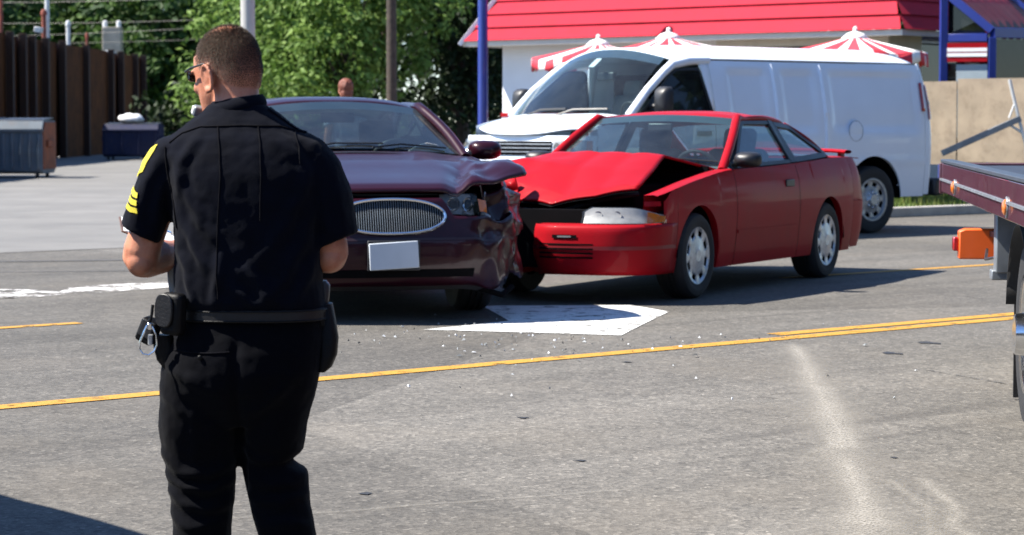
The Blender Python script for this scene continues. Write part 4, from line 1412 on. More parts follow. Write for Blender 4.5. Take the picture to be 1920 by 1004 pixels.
    hl_ = MB(); hl_.grid(lambda u, v: hfn(u, v) + Vector((0, 0, -.022)), 20, 18); hl_.build('hood_underside', M['void'], car)
    # torn red metal where the cars meet
    tn = MB()
    def tfn(u, v):
        p = Vector((1.86 - .22 * u, -.34 - .34 * u, mix(.68, .84, v) + .05 * u))
        return p + crumple_noise(p, .08, 9, 3)
    tn.grid(tfn, 14, 8); tn.build('torn_panel', RP, car, smooth=20, solid=.006)
    for (c, r) in (((1.93, -.30, .70), .030), ((1.98, -.18, .62), .018)):
        m_ = MB(); m_.ellipsoid(c, (r, r * 1.2, r * .8), 10, 8); m_.build('lamp_shard', M['lamp_white'], car, warp=lambda p: crumple(p, .02, 25))
    # --- inner shell, floor, seats
    fl = MB()
    fl.box((0, 0, .26), (1.75, 1.52, .12)); fl.box((-1.285, 0, .5), (1.3, 1.1, .62)); fl.box((-1.98, 0, .55), (.5, 1.45, .5)); fl.box((1.84, .10, .36), (.36, .80, .20)); fl.box((.82, 0, .70), (.02, 1.38, .44))
    fl.box((.68, 0, .62), (.06, 1.45, .52))
    fl.build('underbody', M['void'], car)
    ci = MB()
    for s in (1, -1):
        ci.rows([[Vector((x, s * (B.yw(x, .5) - .05), .25)) for x in (.62, 0, -.62, -.93)], [Vector((x, s * (B.yw(x, .88) - .05), .88)) for x in (.62, 0, -.62, -.93)]])
    ci.build('door_trim', M['seat_blue'], car)
    ds = MB(); ds.box((.52, 0, .84), (.42, 1.36, .14)); ds.build('dashboard', M['dash'], car, bevel=.05, seg=3)
    for s in (.36, -.36): seat(car, -.12, s, .30, M['seat_blue'])
    rs = MB(); rs.box((-1.05, 0, .78), (.14, 1.2, .36), (0, -.35, 0)); rs.build('rear_seat', M['seat_blue'], car, bevel=.05)
    ps = MB(); ps.box((-1.42, 0, .925), (.6, 1.1, .03)); ps.build('parcel_shelf', M['dash'], car)
    steering(car, .24, .36, .86)
    MB().box((.18, .02, 1.20), (.03, .2, .06)).build('interior_mirror', T, car, bevel=.01)
    mirror(car, (.52, .74, .93), (.50, .86, .965), (.10, .058), T, 1)
    mirror(car, (.52, -.74, .93), (.50, -.86, .965), (.10, .058), T, -1)
    for s in (1, -1):
        tyre_wheel(car, (WB + (0 if s > 0 else -.08), s * (.808 if s > 0 else .74), .302), .302, .19, .198, s, 'cover')
        tyre_wheel(car, (-WB, s * .80, .302), .302, .19, .198, s, 'cover')
        for xc in (WB, -WB):
            MB().grid(lambda u, v: Vector((xc + math.cos(PI * u) * .36, s * mix(.82, .55, v), .305 + math.sin(PI * u) * .36)), 20, 2).build('wheel_well', M['void'], car)
    place(car, 1.19, 18.48, (-.47, -.883))
    tag(car, 'red coupe with its bonnet buckled up after the crash', 'car')
    return car

# ------------------------------------------------------------------ MAROON SEDAN
def build_sedan(damaged=True, paint='maroon_paint', label='', name='maroon_sedan'):
    car = empty(name)
    RP, T = M[paint], M['trim']
    WB = 1.425
    ztc = Curve([(-2.62, .84), (-2.45, .93), (-1.9, .99), (-1.0, .985), (0, .985), (.70, 1.005), (1.425, .945), (2.0, .85), (2.42, .77)])
    plan = Curve([(-2.6, .92), (-1.9, .985), (-.9, 1), (.9, 1), (1.85, .985), (2.44, .92)])
    prof = Curve([(.16, .93), (.24, .96), (.45, .99), (.65, 1.0), (.82, .975), (.93, .93), (1.0, .89)])
    arch = [(WB, .325, .385), (-WB, .325, .375)]
    B = Body(.21, ztc, .935, plan, prof, arch)
    def warp(p):
        if not damaged: return p
        q = Vector(p)
        a = sst(.42, .95, p.y) * sst(1.15, 2.3, p.x)
        k = sst(.40, .75, p.y) * sst(1.2, 1.9, p.x)
        q.x -= .13 * a
        q.y -= .05 * a
        q.z -= .02 * a
        q += crumple_noise(p, .05 * k, 4.2, 1) + crumple_noise(p, .025 * k, 9.5, 6)
        return q
    for s in (1, -1):
        f = B.side(s, .72, 1.83, step=.04)
        f.build('fender', RP, car, warp=warp, smooth=40)
        d = B.side(s, -.36, .72); do = d.build('door', RP, car, smooth=40)
        MB().box((-.22, s * (B.yw(-.2, .8) + .006), .80), (.18, .02, .04)).build('handle', RP, do, bevel=.008)
        d = B.side(s, -1.14, -.36); do = d.build('door', RP, car, smooth=40)
        MB().box((-1.0, s * (B.yw(-1, .8) + .006), .81), (.18, .02, .04)).build('handle', RP, do, bevel=.008)
        B.side(s, -2.1, -1.14).build('quarter_panel', RP, car, smooth=40)
    rz = Curve([(-1.35, 1.33), (-1.1, 1.385), (-.6, 1.425), (-.1, 1.415), (.12, 1.375)])
    ry = Curve([(-1.35, .56), (-.5, .61), (.12, .59)])
    def rfn(u, v):
        x = mix(-1.35, .10, u); t = 2 * v - 1
        return Vector((x - .05 * t * t * (1 if u > .5 else -.5), t * ry(x), rz(x) - .06 * abs(t) ** 3))
    MB().grid(rfn, 20, 24).build('roof', RP, car, smooth=60, solid=.03)
    bl, br = Vector((.74, -.78, 1.015)), Vector((.74, .78, 1.015))
    tl, tr_ = Vector((.06, -.585, 1.335)), Vector((.06, .585, 1.335))
    def wfn(u, v):
        t = 2 * u - 1
        p = bl.lerp(br, u).lerp(tl.lerp(tr_, u), v)
        return p + Vector((.22 * (1 - t * t) * (1 - v * .75), 0, .05 * (1 - t * t)))
    wo = MB().grid(wfn, 24, 10, flip=True).build('windscreen', M['sedan_glass'], car, smooth=180)
    MB().grid(lambda u, v: wfn(u, mix(.84, .995, v)) + Vector((-.004, 0, -.003)), 24, 2).build('shade_band', pm('sun_band', (.03, .05, .07), .4), wo)
    MB().grid(lambda u, v: wfn(u, -.02) + Vector((.15 * v, 0, -.014 - .006 * v)), 24, 2, flip=True).build('cowl', T, car)
    for s in (-.45, .15):
        MB().tube([wfn(.5 + s * .5, -.01) + Vector((.04, 0, .01)), wfn(.5 + s * .5 + .14, .07) + Vector((.012, 0, .012)), wfn(.5 + s * .5 + .36, .07) + Vector((.012, 0, .012))], .007, 6).build('wiper', T, wo)
    for s in (1, -1):
        pa = []
        a0, a1 = Vector((.76, s * .80, .995)), Vector((.06, s * .61, 1.345))
        for k in range(9):
            pa.append(a0.lerp(a1, k / 8) + Vector((0, s * .02 * math.sin(PI * k / 8), .012 * math.sin(PI * k / 8))))
        for k in range(1, 9):
            x = mix(.06, -1.32, k / 8)
            pa.append(Vector((x, s * (ry(x) + .012), rz(x) - .065)))
        MB().tube(pa, [.036] * 9 + [.026] * 8, 10).build('pillar', RP, car, smooth=60)
    def gh(x, t, s):
        yb = B.edge_y(x) - .03; xr = clamp(x, -1.32, .06)
        return Vector((x, s * mix(yb, ry(xr) + .014, t), mix(ztc(x) - .002, rz(xr) - .085, t)))
    for s in (1, -1):
        for pts in ([Vector((.64, s * (B.edge_y(.64) - .03), ztc(.64))), Vector((.06, s * .615, 1.31)), gh(-.34, 1, s), gh(-.38, 0, s)],
                    [gh(-.46, 0, s), gh(-.42, 1, s), gh(-1.10, .98, s), gh(-1.42, .35, s), gh(-1.42, 0, s)]):
            window(car, pts if s > 0 else pts[::-1], M['sedan_side'], T, .03, .03, 'side_window', sgn=s)
        MB().add([gh(-.37, 0, s), gh(-.33, 1.02, s), gh(-.43, 1.02, s), gh(-.47, 0, s)], [(0, 1, 2, 3)]).build('pillar', T, car, solid=.02, smooth=0)
        c0, c1 = gh(-1.15, 1.05, s), gh(-1.45, -.02, s)
        e0, e1 = Vector((-1.40, s * .52, 1.31)), Vector((-2.02, s * .68, .99))
        MB().grid(lambda u, v: c0.lerp(c1, u).lerp(e0.lerp(e1, u), v) + Vector((0, s * .03 * math.sin(PI * u), .012)), 10, 4, flip=(s < 0)).build('sail_panel', RP, car, solid=.02, smooth=60)
        MB().rows([[gh(x, -.02, s) for x in (.7, .2, -.3, -.8, -1.3, -1.9)], [Vector((x, s * (B.edge_y(x) + .001), ztc(x) - .003)) for x in (.7, .2, -.3, -.8, -1.3, -1.9)]], flip=(s > 0)).build('belt_trim', T, car)
    rg_ = MB(); coons(rg_, (-2.02, -.67, .99), (-2.02, .67, .99), (-1.40, .52, 1.31), (-1.40, -.52, 1.31), 16, 8, Vector((-.12, 0, .03)))
    rg_.build('rear_window', M['sedan_side'], car, smooth=180)
    MB().grid(lambda u, v: Vector((mix(-1.95, -2.5, u), (2*v - 1) * B.edge_y(mix(-1.95, -2.5, u)), ztc(mix(-1.95, -2.5, u)) + .02 * (1 - (2*v - 1) ** 2))), 12, 20, flip=True).build('boot_lid', RP, car, smooth=60)
    RN_ = Nose(-2.1, -2.60, .925, 4, Curve([(.2, -.03), (.45, .03), (.6, .02), (.9, -.06)]), -1, lambda z: B.yw(-2.1, z))
    RN_.patch(-PI/2, PI/2, .24, .62, 0, 48, 8).build('rear_bumper', RP, car, smooth=60)
    RN_.patch(-PI/2, PI/2, .623, .94, -.004, 48, 6).build('tail_panel', RP, car, smooth=60)
    for s in (1, -1):
        RN_.patch(s * phi_of_y(4, .925, .35), s * phi_of_y(4, .925, .91), .66, .82, .006, 18, 4).build('tail_lamp', M['red_lens'], car, smooth=60)
    # nose
    NP = Nose(1.83, 2.43, .925, 2.9, Curve([(.18, -.08), (.28, -.01), (.40, .03), (.50, .03), (.56, .01), (.66, -.02), (.80, -.07)]), 1, lambda z: B.yw(1.83, z))
    py = lambda y: phi_of_y(2.9, .925, y)
    # fascia in one moulding, headlamp bays cut out above z=.665
    def top_z(ph):
        y = abs(NP.pt(ph, .6).y)
        return mix(.772, .66, sst(.34, .40, y))
    fb = NP.patch(-PI/2, PI/2, .23, top_z, 0, 96, 18)
    fo = fb.build('front_fascia', RP, car, smooth=40, warp=warp, solid=.012)
    NP.patch(-PI/2 * .98, PI/2 * .98, .20, .30, -.05, 64, 3).build('air_dam', T, fo, warp=warp)
    NP.patch(py(-.55), py(.55), .285, .335, .003, 40, 2).build('lower_intake', M['void'], fo, warp=warp)
    NP.patch(-PI/2 * .97, PI/2 * .97, .515, .53, .004, 64, 1).build('moulding', pm('maroon_dark', (.02, .004, .008), .5), fo, warp=warp)
    # oval grille
    gc, gw, gh_ = .660, .335, .105
    def oval(t, k, off):
        y = math.copysign(abs(math.cos(t)) ** .85, math.cos(t)) * gw * k; z = gc + math.sin(t) * gh_ * (1 - (1 - k) * gw / gh_ if k < 1 else 1 + (k - 1) * gw / gh_)
        return Vector((NP.xat(y, z, off), y, z))
    gb = MB(); n = 64
    R_ = [[Vector((NP.xat(oval(2*PI*k/n, 1, 0).y * q, gc + (oval(2*PI*k/n, 1, 0).z - gc) * q, .008), oval(2*PI*k/n, 1, 0).y * q, gc + (oval(2*PI*k/n, 1, 0).z - gc) * q)) for k in range(n + 1)] for q in (.02, .4, .75, 1.0)]; gb.rows(R_)
    go = gb.build('grille', M['void'], car, warp=warp)
    MB().tube([oval(2*PI*k/n, 1.0, .013) for k in range(n)], .011, 8, closed=True).build('chrome_ring', M['chrome'], go, warp=warp)
    bars = MB()
    for k in range(45):
        y = mix(-gw * .95, gw * .95, k / 44)
        hz = gh_ * math.sqrt(max(0, 1 - (abs(y) / gw) ** (2 / .85))) - .006
        if hz > .012: bars.tube([(NP.xat(y, gc + hz * q, .011), y, gc + hz * q) for q in (-1, -.5, 0, .5, 1)], .0028, 4)
    bars.build('grille_bars', M['dump_grey'], go, warp=warp)
    # number plate (blank white)
    pl = empty_part = MB(); pl.box((NP.xat(0, .42, .03) + .012, 0, .425), (.012, .305, .165)); pl.v = [Vector((v.x, v.y * .9986 - (v.z - .425) * .052, .425 + (v.z - .425) * .9986 + v.y * .052)) for v in pl.v]; po = pl.build('number_plate', M['plate'], car, bevel=.012)
    MB().box((NP.xat(0, .42, .03) + .003, 0, .425), (.01, .325, .185)).build('plate_bracket', T, po, bevel=.01)
    for s in (1, -1):
        hk = MB()
        y0, y1 = .36, (.60 if (damaged and s > 0) else .86)
        NP.patch(s * py(y0), s * py(y1), .668, .79, -.09, 18, 5).build('headlamp_housing', M['lamp_white'], car, warp=warp)
        ho = NP.patch(s * py(y0), s * py(y1), .668, .795, -.012, 22, 6, bulge=.012).build('headlamp', M['lens'], car, smooth=60, warp=warp)
        for q in (.43, .54):
            m_ = MB(); c = NP.pt(s * py(q), .73, -.06); m_.lathe([(.0, -.02), (.030, -.006), (.043, .02)], 20, (0, 0, 0), 'x'); m_.v = [p + c for p in m_.v]
            m_.build('reflector', M['chrome'], ho, warp=warp)
            m_ = MB(); m_.box(c + Vector((.01, 0, 0)), (.02, .05, .05)); m_.build('bulb_shield', M['void'], ho, warp=warp, bevel=.008)
        if not (damaged and s > 0):
            NP.patch(s * py(.80), s * 1.5, .675, .785, -.006, 12, 4).build('turn_signal', M['amber'], car, warp=warp)
        else:
            NP.patch(s * py(.61), s * py(.68), .68, .76, -.03, 6, 4).build('turn_signal', M['amber'], car, warp=warp)
    # hood
    x0, x1 = .86, 2.36
    def hfn(u, v):
        t = 2 * v - 1
        x = mix(x0, x1, u)
        x = x + (1 - u) * .14 * (1 - t * t) - u * .22 * abs(t) ** 2.6
        y = t * (B.edge_y(x) - .012)
        z = ztc(x) + .055 * (1 - t * t) * (1 - .25 * u) + .012 * math.exp(-((abs(t) - .55) / .12) ** 2) - .022 * sst(.94, 1, u) + .022 * sst(.5, 1, u)
        p = Vector((x, y, z))
        if damaged:
            k = sst(.36, .62, y) * sst(.25, .8, u)
            p.z += .105 * k * sst(.45, .85, y) + .03 * math.exp(-((y - .50 - .25 * (1 - u)) / .06) ** 2) * sst(.2, .6, u)
            p.z -= .045 * math.exp(-((y - .42 - .28 * (1 - u)) / .05) ** 2) * sst(.3, .7, u)
            p.x -= .10 * k * sst(.55, .9, y)
            p.y += .05 * k
            p += crumple_noise(p, .03 * k, 6, 3)
        return p
    MB().grid(hfn, 44, 60).build('hood', RP, car, smooth=30, solid=.02)
    sf = MB()
    for s in (1, -1):
        xs = side_xs(.73, 1.95, .06, [])
        sf.rows([[Vector((x, s * B.edge_y(x), ztc(x))) for x in xs], [Vector((x, s * (B.edge_y(x) - .08), ztc(x) - .02)) for x in xs]], flip=(s > 0))
    sf.build('fender_edge', RP, car, warp=warp)
    if damaged:
        def cp(u, v):
            y = mix(.60, .96, u); z = mix(.26, .80, v)
            p = Vector((2.16 - .42 * (u ** 1.4) + .05 * math.sin(v * 4.2), y, z))
            return p + crumple_noise(p, .055, 5.5, 3) + crumple_noise(p, .02, 14, 8)
        MB().grid(cp, 22, 22).build('crushed_panel', RP, car, smooth=22, solid=.005)
        m_ = MB(); m_.tube([(2.20, .55, .21), (2.16, .75, .15), (2.0, .85, .19)], .02, 6); m_.build('hanging_trim', M['void'], car)
        for c in ((2.28, .50, .668), (2.2, .63, .66)):
            m_ = MB(); m_.ellipsoid(c, (.02, .03, .012), 8, 6); m_.build('lamp_shard', M['lamp_white'], car, warp=lambda p: crumple(p, .02, 30))
    fl = MB()
    fl.box((0, 0, .27), (2.0, 1.72, .12)); fl.box((-1.425, 0, .5), (1.5, 1.2, .62)); fl.box((-2.2, 0, .55), (.6, 1.6, .5))
    fl.box((1.45, 0, .5), (1.3, 1.15, .5)); fl.box((2.08, -.08, .45), (.42, 1.3, .36)); fl.box((.78, 0, .65), (.06, 1.6, .55))
    fl.build('underbody', M['void'], car)
    dt = MB()
    for s in (1, -1):
        dt.rows([[Vector((x, s * (B.yw(x, .5) - .06), .25)) for x in (.7, 0, -.6, -1.05)], [Vector((x, s * (B.yw(x, .93) - .06), .93)) for x in (.7, 0, -.6, -1.05)]])
    dt.build('door_trim', M['dash'], car)
    MB().box((.62, 0, .88), (.5, 1.5, .16)).build('dashboard', M['seat_blue'], car, bevel=.05, seg=3)
    for s in (.40, -.40): seat(car, -.08, s, .36, M['seat_blue'])
    MB().box((-1.15, 0, .80), (.16, 1.35, .5), (0, -.3, 0)).build('rear_seat', M['seat_blue'], car, bevel=.06)
    MB().box((-1.65, 0, .965), (.7, 1.25, .03)).build('parcel_shelf', M['dash'], car)
    steering(car, .30, .40, .95)
    MB().box((.22, 0, 1.27), (.03, .24, .07)).build('interior_mirror', T, car, bevel=.012)
    if damaged:
        MB().grid(lambda u, v: Vector((mix(.50, .72, v), mix(.42, .66, u), .985 + .05 * math.sin(u * 3) + .06 * v)), 4, 4).build('paper', M['canvas'], car, solid=.003)
    mirror(car, (.58, .80, .99), (.56, .985, 1.045), (.115, .068), RP, 1)
    mirror(car, (.58, -.80, .99), (.56, -.985, 1.045), (.115, .068), RP, -1)
    for s in (1, -1):
        tyre_wheel(car, (WB - (.06 if damaged and s > 0 else 0), s * (.80 if (damaged and s > 0) else .885), .325), .325, .21, .205, s, 'cover')
        tyre_wheel(car, (-WB, s * .885, .325), .325, .21, .205, s, 'cover')
        for xc in (WB, -WB):
            MB().grid(lambda u, v: Vector((xc + math.cos(PI * u) * .39, s * mix(.88, .6, v), .325 + math.sin(PI * u) * .39)), 20, 2).build('wheel_well', M['void'], car)
    tag(car, label, 'car')
    return car

# ------------------------------------------------------------------ WHITE CARGO VAN
def build_van(cx, cy, fwd, base_z, label, name):
    car = empty(name)
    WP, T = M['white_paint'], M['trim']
    WB, WR = 1.88, 1.75
    zroof = 1.93
    ztc = Curve([(-2.9, 1.85), (-2.7, 1.885), (1.1, 1.885), (1.2, 1.88)])
    plan = Curve([(-2.8, .955), (-2.3, .99), (-1.3, 1), (1.6, 1), (2.2, .985), (2.75, .93)])
    prof = Curve([(.3, .955), (.45, .975), (.75, .995), (1.0, 1.0), (1.30, .985), (1.6, .935), (1.80, .885), (1.90, .845)])
    arch = [(WB, .385, .47), (-WR, .385, .475)]
    B = Body(.40, ztc, 1.0, plan, prof, arch)
    hz = Curve([(1.8, 1.315), (2.1, 1.275), (2.45, 1.19), (2.7, 1.07)])
    for s in (1, -1):
        # cargo side in one pressing with shallow recessed panels
        sd = B.side(s, -2.63, .72, nz=34, step=.045)
        def rec(p, s=s):
            d = 0.0
            for (a, b, lo, hi) in ((-2.56, -1.06, 1.10, 1.80), (-.88, -.31, 1.10, 1.80), (-.13, .50, 1.10, 1.80)):
                d = max(d, sst(a, a + .09, p.x) * sst(b, b - .09, p.x) * sst(lo, lo + .10, p.z) * sst(hi, hi - .06, p.z))
            q = Vector(p); q.y -= s * .032 * d
            if abs(p.z - .80) < .05: q.y += s * .010 * (1 - abs(p.z - .80) / .05)
            return q
        so = sd.build('side_panel', WP, car, smooth=50, warp=rec)
        for x in (-.97, -.22):
            MB().rows([[Vector((x + dx, s * (B.yw(x, z) + dy), z)) for z in [mix(.50 if x > -1 else .88, 1.86, k / 20) for k in range(21)]] for dx, dy in ((-.030, .0005), (-.012, .020), (.006, .026), (.020, .020), (.030, .0005))], flip=(s < 0)).build('seam_rib', WP, so, smooth=60)
        if s > 0:
            MB().box((-.97, B.yw(-1, 1.26) + .010, 1.27), (.05, .016, .14)).build('hinge_cover', M['sign_white'], so, bevel=.006)
            fd = MB(); n = 28
            MB().lathe([(.0, .0115), (.10, .0112), (.108, .009)], 28, (-1.44, B.yw(-1.44, 1.15) - .010, 1.14), 'y').build('fuel_door', WP, so, smooth=40)
            MB().tube([(-1.44 + math.cos(k * PI / 14) * .112, B.yw(-1.44, 1.14 + math.sin(k * PI / 14) * .112) + .0005, 1.14 + math.sin(k * PI / 14) * .112) for k in range(28)], .0022, 5, closed=True).build('fuel_door_gap', T, so)
        MB().rows([[Vector((x, s * (B.yw(x, 1.885) + .002), 1.882)) for x in (-2.6, -1.5, 0, 1.05)], [Vector((x, s * (B.yw(x, 1.895) + .008), 1.903)) for x in (-2.6, -1.5, 0, 1.05)]], flip=(s < 0)).build('drip_rail', M['grey_metal'], so, solid=.01)
        # front door
        d = B.side(s, .72, 1.80, hi=lambda x: 1.325, nz=16); do = d.build('door', WP, car, smooth=50)
        MB().box((.90, s * (B.yw(.9, 1.1) + .012), 1.12), (.2, .03, .05)).build('handle', T, do, bevel=.01)
        B.side(s, 1.80, 2.36, hi=lambda x: hz(x) - .02, nz=14, step=.04).build('fender', WP, car, smooth=50)
        # door window surround
        wb = lambda x: s * (B.yw(x, 1.33) - .012)
        top = s * (B.yw(0, 1.86) - .004)
        pts = [Vector((1.77, wb(1.77), 1.335)), Vector((1.20, s * .835, 1.79)), Vector((.86, s * (B.yw(.8, 1.81) - .008), 1.80)), Vector((.74, wb(.8), 1.335))]
        window(car, pts if s > 0 else pts[::-1], M['dark_glass'], T, .025, [.02, .10, .05, .02], 'side_window', sgn=s, fr_out=.004)
        # body frame round the window: A pillar, header, B pillar
        pa = [Vector((1.90, s * .93, 1.29)), Vector((1.62, s * .905, 1.56)), Vector((1.36, s * .870, 1.75)), Vector((1.22, s * .850, 1.835)), Vector((1.0, s * .850, 1.875)), Vector((.7, s * .850, 1.887))]
        MB().tube(pa, [.05, .046, .046, .05, .05, .04], 10).build('pillar', WP, car, smooth=60)
        bp = MB(); bp.rows([[Vector((.715, s * B.yw(.7, z), z)) for z in (1.33, 1.5, 1.7, 1.80, 1.88)], [Vector((.715 + .03 + .12 * (z - 1.33) / .6, s * (B.yw(.7, z) - .001), z)) for z in (1.33, 1.5, 1.7, 1.80, 1.88)]], flip=(s > 0))
        bp.build('pillar', WP, car, solid=.02)
    def rfn(u, v):
        x = mix(-2.66, 1.19, u); t = 2 * v - 1
        e = B.yw(x, 1.893)
        z = 1.893 + .175 * (1 - abs(t) ** 2.3) - .05 * sst(.8, 1, u) * (1 - abs(t) ** 4) - .03 * sst(.1, 0, u)
        return Vector((x + .12 * (1 - t * t) * sst(.85, 1, u), t * e, z))
    MB().grid(rfn, 40, 28).build('roof', WP, car, smooth=60, solid=.02)
    bl, br = Vector((1.86, -.90, 1.305)), Vector((1.86, .90, 1.305))
    def wfn(u, v):
        t = 2 * u - 1
        top_ = rfn(1.0, mix(.06, .94, u)) + Vector((.012, 0, -.012))
        bot_ = bl.lerp(br, u) + Vector((.20 * (1 - t * t), 0, 0))
        return bot_.lerp(top_, v) + Vector((.03, 0, .03)) * math.sin(PI * clamp(v))
    wo = MB().grid(wfn, 24, 10, flip=True).build('windscreen', M['windscreen'], car, smooth=180)
    MB().grid(lambda u, v: wfn(u, mix(.86, .995, v)) + Vector((-.004, 0, -.003)), 24, 2).build('shade_band', pm('sun_band', (.03, .05, .08), .4), wo)
    MB().grid(lambda u, v: wfn(u, -.01) + Vector((.12 * v, 0, -.02)), 24, 1, flip=True).build('cowl', T, car)
    for s in (-.55, .05):
        MB().tube([wfn(.5 + s * .5, 0) + Vector((.06, 0, .0)), wfn(.5 + s * .5 + .1, .06) + Vector((.02, 0, .015)), wfn(.5 + s * .5 + .34, .07) + Vector((.02, 0, .015))], .012, 6).build('wiper', T, wo)
    MB().box((1.38, .02, 1.72), (.05, .26, .09)).build('interior_mirror', T, car, bevel=.015)
    MB().add([wfn(.455, .70) + Vector((-.01, 0, 0)), wfn(.51, .70) + Vector((-.01, 0, 0)), wfn(.51, .84) + Vector((-.01, 0, 0)), wfn(.455, .84) + Vector((-.01, 0, 0))], [(0, 1, 2, 3)]).build('sticker', M['sign_white'], wo, smooth=0)
    # hood
    def hfn(u, v):
        t = 2 * v - 1
        x = mix(1.86, 2.67, u) + (1 - u) * .14 * (1 - t * t) - u * .30 * abs(t) ** 3
        y = t * (B.yw(x, 1.2) - .03) * (1 - .04 * u)
        return Vector((x, y, hz(x) + .035 * (1 - t ** 4) - .05 * abs(t) ** 6))
    MB().grid(hfn, 30, 34).build('hood', WP, car, smooth=60, solid=.02)
    NP = Nose(2.36, 2.70, .965, 3.6, Curve([(.38, 0), (.6, .03), (.7, .0), (.95, -.02), (1.1, -.06)]))
    py = lambda y: phi_of_y(3.6, .965, y)
    NP.patch(-PI/2, PI/2, .86, 1.10, -.03, 64, 6).build('front_panel', WP, car, smooth=60)
    NP.patch(-PI/2, PI/2, .40, .60, .03, 64, 6).build('front_bumper', T, car, smooth=60, solid=.02)
    NP.patch(-PI/2, PI/2, .60, .86, -.01, 64, 6).build('front_valance', WP, car, smooth=60)
    go = NP.patch(py(-.60), py(.60), .90, 1.045, -.018, 40, 6).build('grille', M['void'], car)
    for z in (.93, .97, 1.01):
        NP.patch(py(-.60), py(.60), z, z + .010, -.008, 40, 1).build('grille_slat', M['grey_metal'], go)
    NP.patch(py(-.60), py(.60), .70, .84, .0, 40, 4).build('lower_grille', M['void'], car)
    for s in (1, -1):
        NP.patch(s * py(.62), s * 1.36, .90, 1.055, -.02, 18, 5).build('headlamp_housing', M['lamp_white'], car)
        ho = NP.patch(s * py(.62), s * 1.38, .895, 1.06, .0, 20, 5, bulge=.012).build('headlamp', M['lens'], car, smooth=60)
        for q in (.69, .82):
            m_ = MB(); c = NP.pt(s * py(q), .98, -.012); m_.lathe([(.0, -.02), (.035, -.008), (.052, .012)], 18, (0, 0, 0), 'x'); m_.v = [p + c for p in m_.v]
            m_.build('reflector', M['chrome'], ho)
        NP.patch(s * 1.37, s * 1.53, .90, 1.05, .002, 8, 4).build('turn_signal', M['amber'], car)
    # rear end
    RN_ = Nose(-2.63, -2.80, .963, 5, Curve([(.4, 0), (1.0, .02), (1.3, .0), (1.95, -.10)]), -1)
    def rw(ph, z):
        p = RN_.pt(ph, z); k = B.yw(-2.63, z) / .963
        return Vector((p.x, p.y * k * (B.W * .9995 / 1.0 if False else 1), z))
    MB().grid(lambda u, v: rw(mix(-PI/2, PI/2, u), mix(.42, 1.90, v)), 48, 20, flip=True).build('rear_door_skin', WP, car, smooth=60)
    for s in (1, -1):
        MB().grid(lambda u, v: rw(s * mix(1.0, 1.53, u), mix(1.27, 1.66, v)) + Vector((-.010, s * .012, 0)), 10, 6, flip=(s > 0)).build('tail_lamp', M['red_lens'], car, smooth=60)
        B.side(s, -2.63, -2.565, lo=1.36, hi=lambda x: 1.68, nz=8, off=.012, lip=False).build('side_tail_lamp', M['red_lens'], car, smooth=60, solid=.012)
        B.side(s, -2.63, -2.57, lo=1.44, hi=lambda x: 1.475, nz=2, off=.018, lip=False).build('side_reverse_lamp', M['lamp_white'], car, smooth=60)
        MB().grid(lambda u, v: rw(s * mix(1.0, 1.53, u), mix(1.44, 1.475, v)) + Vector((-.013, s * .015, 0)), 10, 1, flip=(s > 0)).build('reverse_lamp', M['lamp_white'], car)
        MB().grid(lambda u, v: rw(s * mix(.15, .85, u), mix(1.36, 1.80, v)) + Vector((-.006, 0, 0)), 8, 4, flip=(s > 0)).build('rear_window', M['dark_glass'], car)
    MB().box((-2.88, 0, .50), (.16, 1.95, .20)).build('rear_bumper', T, car, bevel=.03)
    for s in (1, -1):
        mr = mirror(car, (1.62, s * .95, 1.40), (1.60, s * 1.13, 1.45), (.105, .15), T, s, .4)
        tyre_wheel(car, (WB, s * .965, .375), .375, .25, .235, s, 'steel')
        tyre_wheel(car, (-WR, s * .965, .375), .375, .25, .235, s, 'steel')
        for xc in (WB, -WR):
            MB().grid(lambda u, v: Vector((xc + math.cos(PI * u) * .475, s * mix(.96, .6, v), .385 + math.sin(PI * u) * .475)), 20, 2).build('wheel_well', M['void'], car)
    fl = MB()
    fl.box((0.07, 0, .50), (2.6, 1.85, .16)); fl.box((-1.6, 0, .6), (2.1, 1.2, .4)); fl.box((1.75, 0, .65), (1.7, 1.1, .5)); fl.box((-2.5, 0, .52), (.3, 1.8, .2))
    fl.box((.50, 0, 1.15), (.05, 1.62, 1.2))
    fl.build('underbody', M['void'], car)
    MB().box((1.66, 0, 1.22), (.55, 1.74, .16)).build('dashboard', pm('van_dash', (.30, .34, .30), .85), car, bevel=.06, seg=3)
    for s in (.45, -.45): seat(car, 1.0, s, .80, M['dash'])
    steering(car, 1.38, .45, 1.28)
    place(car, cx, cy, fwd, base_z)
    tag(car, label, 'van')
    return car

build_red()
sd = build_sedan(True, 'maroon_paint', 'maroon sedan with oval grille and crushed front corner', 'maroon_sedan')
place(sd, -1.27, 17.17, (.22, -.975))
build_van(2.05, 26.54, (-.77, -.64), 0.0, 'white cargo van parked behind the red coupe', 'cargo_van')
